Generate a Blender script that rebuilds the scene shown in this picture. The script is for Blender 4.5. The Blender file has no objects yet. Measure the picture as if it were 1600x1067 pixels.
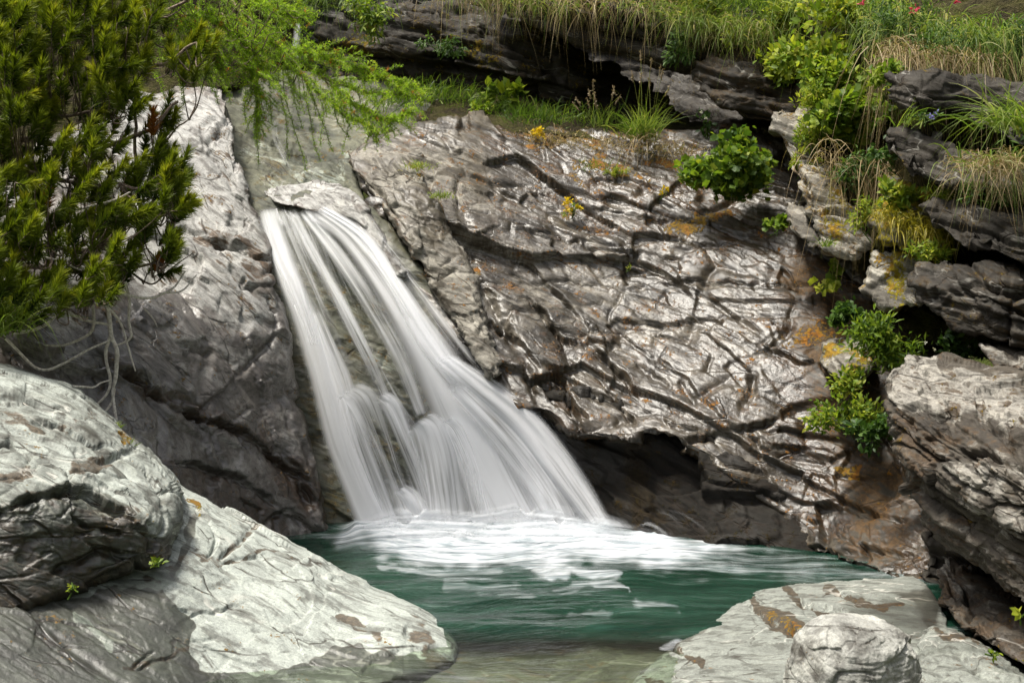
import bpy, math, random
import numpy as np
random.seed(7)
RNG = np.random.default_rng(11)
f32 = np.float32
S = bpy.context.scene
# ------------------------------------------------------------ camera, sky, sun, exposure
CAM_H, FPX, HALF_W, HALF_H = 1.7, 2222.0, 800.0, 533.5
PITCH = math.atan(133.0 / FPX)
cam_d = bpy.data.cameras.new("camera")
cam = bpy.data.objects.new("camera", cam_d)
S.collection.objects.link(cam)
cam.location = (0, 0, CAM_H)
cam.rotation_euler = (math.pi / 2 - PITCH, 0, 0)
cam_d.sensor_width = 36.0
cam_d.lens = 36.0 * FPX / 1600.0
cam_d.clip_start = 0.05
cam_d.clip_end = 2000
cam_d.dof.use_dof = True
cam_d.dof.focus_distance = 8.3
cam_d.dof.aperture_fstop = 6.3
S.camera = cam

SUN_EL, SUN_AZ = math.radians(70), math.radians(262)     # azimuth measured from +Y towards +X
world = bpy.data.worlds.new("World")
S.world = world
world.use_nodes = True
wn = world.node_tree
wn.nodes.clear()
w_out = wn.nodes.new("ShaderNodeOutputWorld")
w_bg = wn.nodes.new("ShaderNodeBackground")
w_sky = wn.nodes.new("ShaderNodeTexSky")
w_sky.sky_type = 'NISHITA'
w_sky.sun_disc = False
w_sky.sun_elevation = SUN_EL
w_sky.sun_rotation = SUN_AZ
w_sky.air_density = 1.0
w_sky.dust_density = 6.0
w_sky.ozone_density = 1.0
w_bg.inputs["Strength"].default_value = 0.105
w_hs = wn.nodes.new("ShaderNodeHueSaturation")           # thin cloud: a whiter sky
w_hs.inputs["Saturation"].default_value = .34
wn.links.new(w_sky.outputs[0], w_hs.inputs["Color"])
wn.links.new(w_hs.outputs[0], w_bg.inputs[0])
wn.links.new(w_bg.outputs[0], w_out.inputs[0])
sun_d = bpy.data.lights.new("sun", 'SUN')
sun_d.energy = 3.0
sun_d.angle = math.radians(12)
sun_d.color = (1.0, 0.945, 0.84)
sun = bpy.data.objects.new("sun", sun_d)
S.collection.objects.link(sun)
sun.rotation_euler = (math.pi / 2 - SUN_EL, 0, math.pi - SUN_AZ)
S.view_settings.view_transform = 'Standard'
S.view_settings.look = 'None'
S.view_settings.gamma = 1.0
S.view_settings.exposure = 1.0
S.cycles.use_denoising = True
S.cycles.max_bounces = 6
S.cycles.diffuse_bounces = 3
S.cycles.glossy_bounces = 3
S.cycles.transmission_bounces = 4
S.cycles.transparent_max_bounces = 32
S.cycles.caustics_reflective = False
S.cycles.caustics_refractive = False

# ------------------------------------------------------------ numpy toolbox
PERM = RNG.permutation(256).astype(np.int32)
GR = RNG.normal(size=(256, 3)).astype(f32)
GR /= np.linalg.norm(GR, axis=1)[:, None]
RV = RNG.uniform(-1, 1, size=(256, 8)).astype(f32)

def perlin(p):
    p = np.asarray(p, f32)
    i = np.floor(p).astype(np.int32)
    fr = p - i
    u = fr * fr * fr * (fr * (fr * 6 - 15) + 10)
    out = np.zeros(len(p), f32)
    for dx in (0, 1):
        hx = PERM[(i[:, 0] + dx) & 255]
        wx = u[:, 0] if dx else 1 - u[:, 0]
        for dy in (0, 1):
            hy = PERM[(hx + i[:, 1] + dy) & 255]
            wy = u[:, 1] if dy else 1 - u[:, 1]
            for dz in (0, 1):
                h = PERM[(hy + i[:, 2] + dz) & 255]
                wz = u[:, 2] if dz else 1 - u[:, 2]
                g = GR[h]
                d = g[:, 0] * (fr[:, 0] - dx) + g[:, 1] * (fr[:, 1] - dy) + g[:, 2] * (fr[:, 2] - dz)
                out += wx * wy * wz * d
    return out * 1.6

def fbm(p, octv=4, lac=2.03, gain=0.5):
    a, s, o = 1.0, 0.0, 0
    p = np.asarray(p, f32)
    for k in range(octv):
        o = o + a * perlin(p + 17.3 * k)
        s += a
        a *= gain
        p = p * lac
    return o / s

def worley(p):
    p = np.asarray(p, f32)
    i = np.floor(p).astype(np.int32)
    n = len(p)
    f1 = np.full(n, 9e9, f32); f2 = np.full(n, 9e9, f32)
    cid = np.zeros(n, np.int32); cd = np.zeros((n, 3), f32)
    for dx in (-1, 0, 1):
        hx = PERM[(i[:, 0] + dx) & 255]
        for dy in (-1, 0, 1):
            hy = PERM[(hx + i[:, 1] + dy) & 255]
            for dz in (-1, 0, 1):
                h = PERM[(hy + i[:, 2] + dz) & 255]
                c = np.stack([i[:, 0] + dx, i[:, 1] + dy, i[:, 2] + dz], 1) + 0.5 + 0.45 * RV[h, :3]
                d = p - c
                r = (d * d).sum(1)
                m = r < f1
                f2 = np.where(m, f1, np.minimum(f2, r))
                cid = np.where(m, h, cid)
                cd = np.where(m[:, None], d, cd)
                f1 = np.where(m, r, f1)
    return np.sqrt(f1), np.sqrt(f2), cid, cd

def sstep(a, b, x):
    t = np.clip((x - a) / (b - a), 0, 1)
    return t * t * (3 - 2 * t)

CP, SP = math.cos(PITCH), math.sin(PITCH)
def unproj(px, py, Y):
    """photo pixel + distance along Y (metres) -> point in the world"""
    a = (np.asarray(px, float) - HALF_W) / FPX
    b = (HALF_H - np.asarray(py, float)) / FPX
    dy = CP + b * SP
    dz = -SP + b * CP
    t = np.asarray(Y, float) / dy
    return np.stack([a * t, dy * t, CAM_H + dz * t], -1)

def P(px, py, Y):
    return unproj(px, py, Y)

def proj(p):
    x, y, z = p[:, 0], p[:, 1], p[:, 2] - CAM_H
    dep = y * CP - z * SP
    v = y * SP + z * CP
    return HALF_W + FPX * x / dep, HALF_H - FPX * v / dep

def water_y(py):
    b = (HALF_H - py) / FPX
    return (CP + b * SP) * CAM_H / (SP - b * CP)

class Depth:
    """smooth distance surface through control points (thin plate in 1/Y)"""
    def __init__(self, ctrl):
        c = np.array(ctrl, float)
        self.xy = c[:, :2] / 300.0
        n = len(c)
        K = self._k(self.xy)
        A = np.zeros((n + 3, n + 3))
        A[:n, :n] = K + 1e-3 * np.eye(n)
        A[:n, n] = 1; A[:n, n + 1:] = self.xy
        A[n, :n] = 1; A[n + 1:, :n] = self.xy.T
        self.w = np.linalg.solve(A, np.concatenate([1.0 / c[:, 2], [0, 0, 0]]))
    def _k(self, q):
        r2 = ((q[:, None] - self.xy[None]) ** 2).sum(-1)
        return 0.5 * r2 * np.log(r2 + 1e-12)
    def __call__(self, px, py):
        q = np.stack([np.atleast_1d(px), np.atleast_1d(py)], -1) / 300.0
        n = len(self.xy)
        v = self._k(q) @ self.w[:n] + self.w[n] + q @ self.w[n + 1:]
        return 1.0 / np.clip(v, 1 / 60.0, 1 / 2.0)

def seg_dist(px, py, pts, closed=False):
    """distance, side (+ on the right of travel, image axes) and arc position to a polyline"""
    best = np.full(len(px), 9e9); side = np.zeros(len(px)); arc = np.zeros(len(px))
    qx = np.zeros(len(px)); qy = np.zeros(len(px))
    pts = np.array(pts, float)
    n = len(pts)
    acc = 0.0
    for k in range(n if closed else n - 1):
        a, b = pts[k], pts[(k + 1) % n]
        d = b - a
        L2 = max((d ** 2).sum(), 1e-9)
        t = np.clip(((px - a[0]) * d[0] + (py - a[1]) * d[1]) / L2, 0, 1)
        cx, cy = a[0] + t * d[0], a[1] + t * d[1]
        r = (px - cx) ** 2 + (py - cy) ** 2
        m = r < best
        best = np.where(m, r, best)
        s = np.sign(d[0] * (py - a[1]) - d[1] * (px - a[0]))
        side = np.where(m, s, side)
        arc = np.where(m, acc + t * math.sqrt(L2), arc)
        qx = np.where(m, cx, qx); qy = np.where(m, cy, qy)
        acc += math.sqrt(L2)
    return np.sqrt(best), side, arc / max(acc, 1e-9), qx, qy

def inside_poly(px, py, pts):
    pts = np.array(pts, float)
    r = np.zeros(len(px), bool)
    n = len(pts)
    for k in range(n):
        (x1, y1), (x2, y2) = pts[k], pts[(k + 1) % n]
        if y1 == y2:
            continue
        c = ((y1 > py) != (y2 > py)) & (px < (x2 - x1) * (py - y1) / (y2 - y1) + x1)
        r ^= c
    return r

def n2(px, py, sc, seed=0.0):
    return perlin(np.stack([px / sc, py / sc, np.full(len(px), seed)], 1))

def catmull(pts, n):
    p = np.array(pts, float)
    if len(p) == 2:
        t = np.linspace(0, 1, n)[:, None]
        return p[0] * (1 - t) + p[1] * t
    q = np.vstack([2 * p[0] - p[1], p, 2 * p[-1] - p[-2]])
    out = []
    for x in np.linspace(0, len(p) - 1, n):
        k = min(int(x), len(p) - 2); t = x - k
        a, b, c, d = q[k], q[k + 1], q[k + 2], q[k + 3]
        out.append(0.5 * (2 * b + (c - a) * t + (2 * a - 5 * b + 4 * c - d) * t * t + (3 * b - a - 3 * c + d) * t ** 3))
    return np.array(out)

# ------------------------------------------------------------ objects
def make_mesh(name, verts, quads=None, tris=None, attrs=None, uv=None, smooth=True):
    me = bpy.data.meshes.new(name)
    nq = 0 if quads is None else len(quads)
    nt = 0 if tris is None else len(tris)
    me.vertices.add(len(verts))
    me.vertices.foreach_set("co", np.asarray(verts, f32).ravel())
    loops = []
    if nq: loops.append(np.asarray(quads, np.int32).ravel())
    if nt: loops.append(np.asarray(tris, np.int32).ravel())
    li = np.concatenate(loops)
    me.loops.add(len(li))
    me.loops.foreach_set("vertex_index", li)
    me.polygons.add(nq + nt)
    st = np.concatenate([np.arange(nq) * 4, nq * 4 + np.arange(nt) * 3]).astype(np.int32)
    me.polygons.foreach_set("loop_start", st)
    try:
        tot = np.concatenate([np.full(nq, 4), np.full(nt, 3)]).astype(np.int32)
        me.polygons.foreach_set("loop_total", tot)
    except Exception:
        pass
    me.polygons.foreach_set("use_smooth", np.full(nq + nt, smooth, dtype=bool))
    for k, v in (attrs or {}).items():
        a = me.attributes.new(k, 'FLOAT', 'POINT')
        a.data.foreach_set("value", np.asarray(v, f32))
    if uv is not None:
        a = me.attributes.new("flow", 'FLOAT2', 'POINT')
        a.data.foreach_set("vector", np.asarray(uv, f32).ravel())
    me.update(calc_edges=True)
    me.validate()
    return me

def thing(name, label, cat, loc, group=None):
    o = bpy.data.objects.new(name, None)
    S.collection.objects.link(o)
    o.location = loc
    o.empty_display_size = 0.1
    tag(o, label, cat, group)
    return o

def tag(o, label=None, cat=None, group=None, kind=None):
    if label: o["label"] = label
    if cat: o["category"] = cat
    if group: o["group"] = group
    if kind: o["kind"] = kind
    return o

def add(name, mat, verts, quads=None, tris=None, attrs=None, uv=None, parent=None, origin=None, smooth=True):
    verts = np.asarray(verts, float)
    if parent is not None:
        off = np.array(parent.location)
    elif origin is not None:
        off = np.array(origin, float)
    else:
        off = np.array([verts[:, 0].mean(), verts[:, 1].mean(), verts[:, 2].min()])
    me = make_mesh(name, verts - off, quads, tris, attrs, uv, smooth)
    me.materials.append(mat)
    o = bpy.data.objects.new(name, me)
    S.collection.objects.link(o)
    if parent is not None:
        o.parent = parent
    else:
        o.location = off
    return o

# ------------------------------------------------------------ node helpers
class Mat:
    def __init__(self, name):
        self.m = bpy.data.materials.new(name)
        self.m.use_nodes = True
        self.t = self.m.node_tree
        self.t.nodes.clear()
        self.out = self.t.nodes.new("ShaderNodeOutputMaterial")
    def n(self, typ, ins=None, **props):
        nd = self.t.nodes.new(typ)
        for k, v in props.items():
            setattr(nd, k, v)
        for k, v in (ins or {}).items():
            self.put(nd.inputs[k], v)
        return nd
    def put(self, sock, v):
        if isinstance(v, bpy.types.NodeSocket):
            self.t.links.new(v, sock)
        elif isinstance(v, bpy.types.Node):
            self.t.links.new(v.outputs[0], sock)
        else:
            if isinstance(v, (tuple, list)) and len(v) == 3 and sock.type == 'RGBA':
                v = (*v, 1.0)
            sock.default_value = v
    def math(self, op, a, b=0.0, c=0.0, clamp=False):
        nd = self.n("ShaderNodeMath", {0: a, 1: b, 2: c}, operation=op)
        nd.use_clamp = clamp
        return nd.outputs[0]
    def mix(self, fac, a, b, mode='MIX'):
        nd = self.n("ShaderNodeMix", data_type='RGBA', blend_type=mode)
        self.put(nd.inputs[0], fac); self.put(nd.inputs[6], a); self.put(nd.inputs[7], b)
        return nd.outputs[2]
    def fmix(self, fac, a, b):
        nd = self.n("ShaderNodeMix", data_type='FLOAT')
        self.put(nd.inputs[0], fac); self.put(nd.inputs[2], a); self.put(nd.inputs[3], b)
        return nd.outputs[0]
    def rng(self, v, a, b, c=0.0, d=1.0, smooth=True):
        nd = self.n("ShaderNodeMapRange", {0: v, 1: a, 2: b, 3: c, 4: d})
        if smooth: nd.interpolation_type = 'SMOOTHSTEP'
        return nd.outputs[0]
    def noise(self, vec, scale, detail=4, rough=0.55, dist=0.0):
        nd = self.n("ShaderNodeTexNoise", {"Vector": vec, "Scale": scale, "Detail": detail, "Roughness": rough, "Distortion": dist})
        return nd.outputs[0]
    def attr(self, name):
        return self.n("ShaderNodeAttribute", attribute_name=name).outputs["Fac"]
    def xf(self, vec, rot=(0, 0, 0), scale=(1, 1, 1), loc=(0, 0, 0)):
        r = self.n("ShaderNodeMapping", {"Vector": vec, "Rotation": rot, "Scale": (1, 1, 1), "Location": loc})
        s = self.n("ShaderNodeMapping", {"Vector": r.outputs[0], "Scale": scale})
        return s.outputs[0]

def bed_euler(frame):
    """euler that turns world axes into the bedding frame (rows = along, across, bedding normal)"""
    import mathutils
    return mathutils.Matrix([list(map(float, r)) for r in frame]).to_euler('XYZ')

def rock_material(name, frame, dark=(.06, .055, .05), mid=(.16, .145, .13), pale=(.42, .44, .41),
                  brown=(.13, .075, .03), moss=(.16, .12, .012), streak=0.5, vein=0.25, bump=1.0, rough_dry=0.72, foli=1.0, brk=1.3, two=.72, coat=.4, wet_r=.16, wetc=(.40, .365, .33), patch=.9, spec=.62, spd=.25):
    M = Mat(name)
    pos = M.n("ShaderNodeNewGeometry").outputs["Position"]
    e = bed_euler(frame)
    warpn = M.n("ShaderNodeTexNoise", {"Vector": pos, "Scale": 1.6, "Detail": 2.0})
    wv = M.n("ShaderNodeVectorMath", {0: warpn.outputs[1], 1: (0.5, 0.5, 0.5)}, operation='SUBTRACT')
    ws = M.n("ShaderNodeVectorMath", {0: wv.outputs[0], "Scale": 0.2}, operation='SCALE')
    wp = M.n("ShaderNodeVectorMath", {0: pos, 1: ws.outputs[0]}, operation='ADD').outputs[0]
    iso = lambda t: tuple(x * foli + 7.0 * (1 - foli) for x in t)
    q1 = M.xf(wp, e, iso((1.2, 3.5, 16.0)))
    q2 = M.xf(wp, e, iso((4.0, 16.0, 50.0)))
    q3 = M.xf(wp, e, (2.0, 5.0, 11.0))
    a_pale, a_brown, a_moss, a_wet = M.attr("pale"), M.attr("brown"), M.attr("moss"), M.attr("wet")
    big = M.noise(pos, 1.8, 5, 0.6)
    medn = M.noise(pos, 7.0, 6, 0.62)
    fine = M.noise(pos, 45.0, 5, 0.65)
    speck = M.noise(pos, 160.0, 3, 0.6)
    s1 = M.noise(q1, 1.0, 6, 0.6)
    s2 = M.noise(q2, 1.0, 5, 0.6)
    # body colour
    c = M.mix(M.rng(big, .38, .64), dark, mid)
    lam = M.rng(s1, .36, .66)
    c = M.mix(M.math('MULTIPLY', lam, streak), c, M.mix(M.rng(medn, .4, .62), mid, tuple(min(1, x * 1.7) for x in mid)))
    # pale dry skin, broken up by the lamination
    pm = M.math('ADD', a_pale, M.math('MULTIPLY', M.math('SUBTRACT', M.math('ADD', medn, s1), 1.0), brk))
    pm = M.rng(pm, .34, .62)
    pale_c = M.mix(M.rng(s1, .38, .62), tuple(x * two for x in pale), pale)
    pale_c = M.mix(M.math('MULTIPLY', M.rng(fine, .48, .66), .5), pale_c, tuple(min(1, x * 1.22) for x in pale))
    c = M.mix(pm, c, pale_c)
    # rust and algae stains
    bm = M.math('ADD', a_brown, M.math('MULTIPLY', M.math('SUBTRACT', M.math('ADD', medn, s2), 1.0), 2.2))
    bm = M.rng(bm, .42, .75)
    br_c = M.mix(M.rng(fine, .35, .65), tuple(x * .45 for x in brown), brown)
    c = M.mix(M.math('MULTIPLY', bm, .85), c, br_c)
    # fine dark lamination lines and speckle
    ln = M.rng(s2, .52, .36)
    c = M.mix(M.math('MULTIPLY', ln, .6), c, M.mix(.5, dark, (.03, .022, .016)))
    q4 = M.xf(wp, e, iso((9.0, 22.0, 34.0)))
    vch = M.n("ShaderNodeTexVoronoi", {"Vector": q4, "Scale": 1.0, "Randomness": 1.0})
    chip = vch.outputs["Distance"]
    tone = M.n("ShaderNodeSeparateColor", {0: vch.outputs["Color"]}).outputs[0]
    c = M.mix(M.math('MULTIPLY', M.rng(tone, .45, 1.0), .3), c, M.mix(.75, c, (.02, .015, .011)))
    c = M.mix(M.math('MULTIPLY', M.rng(tone, .3, 0.0), .18), c, M.mix(1.0, c, (1.6, 1.58, 1.5), 'MULTIPLY'))
    c = M.mix(M.math('MULTIPLY', M.rng(speck, .5, .7), .3), c, M.mix(1.0, c, (1.75, 1.75, 1.65), 'MULTIPLY'))
    c = M.mix(M.math('MULTIPLY', M.rng(speck, .46, .32), .4), c, M.mix(.6, c, (.02, .018, .015)))
    grit = M.noise(pos, 88.0, 4, .75)
    c = M.mix(M.math('MULTIPLY', M.rng(grit, .54, .70), .5), c, M.mix(1.0, c, (1.7, 1.68, 1.6), 'MULTIPLY'))
    c = M.mix(M.math('MULTIPLY', M.rng(grit, .45, .33), .6), c, M.mix(.6, c, (.02, .017, .013)))
    # quartz veins
    vn = M.noise(q3, .55, 3, .5, .6)
    vv = M.math('ABSOLUTE', M.math('SUBTRACT', vn, .5))
    vm = M.math('MULTIPLY', M.rng(vv, .012, .002), M.rng(big, .46, .6))
    c = M.mix(M.math('MULTIPLY', vm, vein), c, (.62, .6, .54))
    # hairline cracks
    vo = M.n("ShaderNodeTexVoronoi", {"Vector": q3, "Scale": .75, "Randomness": 1.0}, feature='DISTANCE_TO_EDGE').outputs[0]
    ck = M.math('MULTIPLY', M.rng(vo, .022, .004), M.rng(medn, .42, .6))
    c = M.mix(M.math('MULTIPLY', ck, .85), c, (.025, .018, .012))
    # water darkens the stone
    wet = M.rng(M.math('ADD', a_wet, M.math('MULTIPLY', M.math('SUBTRACT', big, .5), patch)), .25, .7)
    c = M.mix(M.math('MULTIPLY', wet, .8), c, M.mix(1.0, c, wetc, 'MULTIPLY'))
    # moss
    mm = M.rng(M.math('ADD', a_moss, M.math('MULTIPLY', M.math('SUBTRACT', M.math('ADD', medn, fine), 1.0), 4.0)), .42, .85)
    mc = M.mix(M.rng(fine, .4, .62), tuple(x * .4 for x in moss), moss)
    mc = M.mix(M.math('MULTIPLY', M.rng(medn, .5, .62), .7), mc, (moss[0] * 1.0, moss[1] * .62, moss[2]))
    c = M.mix(mm, c, mc)
    rough = M.fmix(wet, rough_dry, M.math('ADD', wet_r, M.math('MULTIPLY', fine, .3)))
    rough = M.fmix(mm, rough, .95)
    h = M.math('ADD', M.math('MULTIPLY', s2, .55), M.math('MULTIPLY', fine, .5))
    h = M.math('ADD', h, M.math('MULTIPLY', s1, .3 * min(1.0, brk)))
    h = M.math('ADD', h, M.math('MULTIPLY', speck, .12))
    h = M.math('SUBTRACT', h, M.math('MULTIPLY', ck, .8))
    h = M.math('ADD', h, M.math('MULTIPLY', chip, .55))
    h = M.math('ADD', h, M.math('MULTIPLY', M.math('MULTIPLY', mm, fine), 1.2))
    b = M.n("ShaderNodeBump", {"Strength": .55 * bump, "Distance": .013, "Height": h})
    bs = M.n("ShaderNodeBsdfPrincipled", {"Base Color": c, "Roughness": rough, "Normal": b.outputs[0],
                                          "Specular IOR Level": M.fmix(wet, spd, spec)})
    bc = M.n("ShaderNodeBump", {"Strength": .75 * bump, "Distance": .012, "Height": M.math('ADD', M.math('MULTIPLY', speck, .5), M.math('ADD', M.math('MULTIPLY', fine, 1.2), M.math('ADD', M.math('MULTIPLY', s2, .7), M.math('MULTIPLY', chip, .9))))})
    M.put(bs.inputs["Coat Weight"], M.math('MULTIPLY', M.math('MULTIPLY', wet, M.math('MULTIPLY', M.math('SUBTRACT', 1.0, mm), M.rng(M.math('ADD', M.math('MULTIPLY', medn, .6), M.math('MULTIPLY', s2, .4)), .42, .58, .25, 1.0))), coat))
    M.put(bs.inputs["Coat Roughness"], .22)
    M.put(bs.inputs["Coat IOR"], 1.38)
    M.put(bs.inputs["Coat Normal"], bc.outputs[0])
    M.t.links.new(bs.outputs[0], M.out.inputs[0])
    return M.m

# ------------------------------------------------------------ rock builder
def frame_from(normal, along):
    n = np.array(normal, float); n /= np.linalg.norm(n)
    a = np.array(along, float); a -= n * (a @ n); a /= np.linalg.norm(a)
    return np.stack([a, np.cross(n, a), n])

def vnormals(v, q):
    a, b, c, d = v[q[:, 0]], v[q[:, 1]], v[q[:, 2]], v[q[:, 3]]
    fn = np.cross(c - a, d - b)
    out = np.zeros_like(v)
    for k in range(4):
        for j in range(3):
            out[:, j] += np.bincount(q[:, k], fn[:, j], minlength=len(v))
    return out / (np.linalg.norm(out, axis=1)[:, None] + 1e-12)

def relax(h, q, it=2):
    n = len(h)
    a = np.concatenate([q[:, 0], q[:, 1], q[:, 2], q[:, 3]]); b = np.concatenate([q[:, 1], q[:, 2], q[:, 3], q[:, 0]])
    w = np.bincount(a, minlength=n) + np.bincount(b, minlength=n) + 1e-9
    for _ in range(it):
        h = .62 * h + .38 * (np.bincount(a, h[b], minlength=n) + np.bincount(b, h[a], minlength=n)) / w
    return h

def rock_relief(p, px, py, fr, big=.05, facet=.05, size=(.7, .4, .25), ledge=.02, layer=.16, fine=.008, micro=.003, crack=.02, strata=None, plates=None, feats=(), seed=0.0):
    p = np.asarray(p, f32) + f32(seed)
    q = p @ np.asarray(fr, f32).T
    w = np.stack([perlin(p * 1.1 + 5), perlin(p * 1.1 + 31), perlin(p * 1.1 + 77)], 1)
    w2 = np.stack([perlin(p * 6 + 5), perlin(p * 6 + 31), perlin(p * 6 + 77)], 1)
    q2 = q + w * .09 + w2 * .014
    h = big * fbm(p * .8, 3)
    if facet > 0:
        for k, (s, a) in enumerate(((1.0, 1.0), (.45, .42), (.2, .17))):
            f1, f2, cid, cd = worley(q2 / (np.array(size, f32) * s) + 9.7 * k)
            til = RV[cid, 3:6]
            v = (cd * til).sum(1) * .8 + RV[cid, 6] * .35
            if k == 0: v0 = v
            ms = sstep(-.35, .25, perlin(p * 1.9 / s + 13.3 * k)) if k else 1.0
            h = h + facet * a * v * ms
            e = f2 - f1
            m = sstep(-.2, .35, perlin(p * 2.3 / s + 3.3)) * ms
            h = h - crack * a * np.exp(-(e / .05) ** 2) * m
    if ledge > 0:
        F = 1.7 * fbm(q2 * np.array([.75, 1.7, 1.7], f32) + 50, 5, gain=.45) + 1.1 * q2[:, 2] / max(layer, .05) * .16
        if facet > 0:
            F = F + .35 * v0
        for L, A in ((.21, ledge), (.083, ledge * .45)):
            t = F / L
            s = t - np.floor(t)
            st = np.floor(t) + sstep(.9, 1.0, s)
            h = h + A * (st - t) * sstep(-.35, .3, perlin(p * 1.3 + 40 + 7 * L))
    if plates:
        A, spc, fq = plates
        sz = 1.0 / np.array(fq, f32)
        F = .10 * fbm(q2 * np.array(fq, f32) * 1.5 + 23, 4, gain=.5)
        for sc_, wt in ((1.0, .58), (.45, .2)):
            _, _, ci, cdv = worley(q2 / (sz * sc_) + 4.4)
            tl = RV[ci, 1:4] * np.array([.5, 1.2, 1.0], f32)
            F = F + wt * ((cdv * tl).sum(1) + .45 * RV[ci, 6])
        for k, (m_, a_) in enumerate(((1.0, 1.0), (.37, .17))):
            t = F / (spc * m_) + .5 * k
            st = np.floor(t) + sstep(.94, 1.0, t - np.floor(t))
            if k: st = st - t
            e = t - np.floor(t)
            h = h + A * a_ * st - .35 * A * a_ * np.exp(-((e - .9) / .05) ** 2)
    if strata:
        qs = q[:, 2] + .05 * perlin(p * .8 + 61) + .012 * perlin(p * 4 + 61)
        for L, A, k in ((strata[0], strata[1], 0), (strata[0] * .36, strata[1] * .42, 31)):
            t = qs / L
            fl = np.floor(t).astype(np.int32)
            # the protrusion of one bed changes by blocks along its length
            bl = np.floor(q2[:, 0] / (L * 5) + 3.1 * RV[(fl + k) & 255, 5]).astype(np.int32)
            r0 = RV[PERM[((fl + k) & 255)], 7] + .45 * RV[PERM[(PERM[(fl + k) & 255] + bl) & 255], 6]
            e = t - np.floor(t)
            h = h + A * r0 - A * .55 * np.exp(-(np.minimum(e, 1 - e) / .09) ** 2) * sstep(-.2, .3, perlin(p * 2 + 5))
    rd = fbm(q2 * np.array([1.6, 7, 26], f32), 4)
    h = h + fine * 1.2 * np.minimum(rd, .12) * 3 * sstep(-.3, .4, perlin(p * 2.2 + 90))
    h = h + fine * .35 * fbm(p * 11, 3) + micro * fbm(p * 34, 3)
    wx = px + 5 * n2(px, py, 42, 1.5) + 3.5 * n2(px, py, 11, 2.5)
    wy = py + 5 * n2(px, py, 42, 7.5) + 3.5 * n2(px, py, 11, 8.5)
    for ft in feats:
        kind, pts, wd, dp = ft[:4]
        d, s, arc, _, _ = seg_dist(wx, wy, pts)
        taper = sstep(0, .15, arc) * sstep(1, .8, arc) * (.25 + .75 * sstep(-.35, .25, n2(px, py, 55, 6.0 + wd)))
        if kind == 'crack':
            h = h - .8 * dp * np.exp(-(d / (wd * .7)) ** 2) * taper * (.75 + .5 * n2(px, py, 25, 4.4))
        else:                                  # step: the right hand side of the line lies lower and climbs back
            sd = d * s
            drop = np.where(sd > 0, np.exp(-sd / (wd * .6)), np.exp(-(sd / 3.0) ** 2) * .0)
            lip = np.where(sd <= 0, np.exp(sd / (wd * 1.2)), 0)
            h = h + .62 * taper * dp * (.4 * lip - .7 * drop)
            h = h - taper * dp * .45 * np.exp(-((sd - 3) / 2.6) ** 2)
    return h

def paint_attr(px, py, strokes, base=0.0, seed=0.0):
    v = np.full(len(px), float(base))
    wx = px + 16 * n2(px, py, 60, 11.5 + seed) + 7 * n2(px, py, 18, 2.5 + seed)
    wy = py + 16 * n2(px, py, 60, 17.5 + seed) + 7 * n2(px, py, 18, 8.5 + seed)
    for st in strokes:
        kind, pts, fe, val = st
        if kind == 'poly':
            d = seg_dist(wx, wy, pts, True)[0]
            sd = np.where(inside_poly(wx, wy, pts), d, -d)
            m = sstep(-fe, fe, sd)
        else:
            d = seg_dist(wx, wy, pts)[0]
            m = sstep(fe, fe * .35, d)
        v = v * (1 - m) + val * m
    return np.clip(v, -1, 2)

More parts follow.
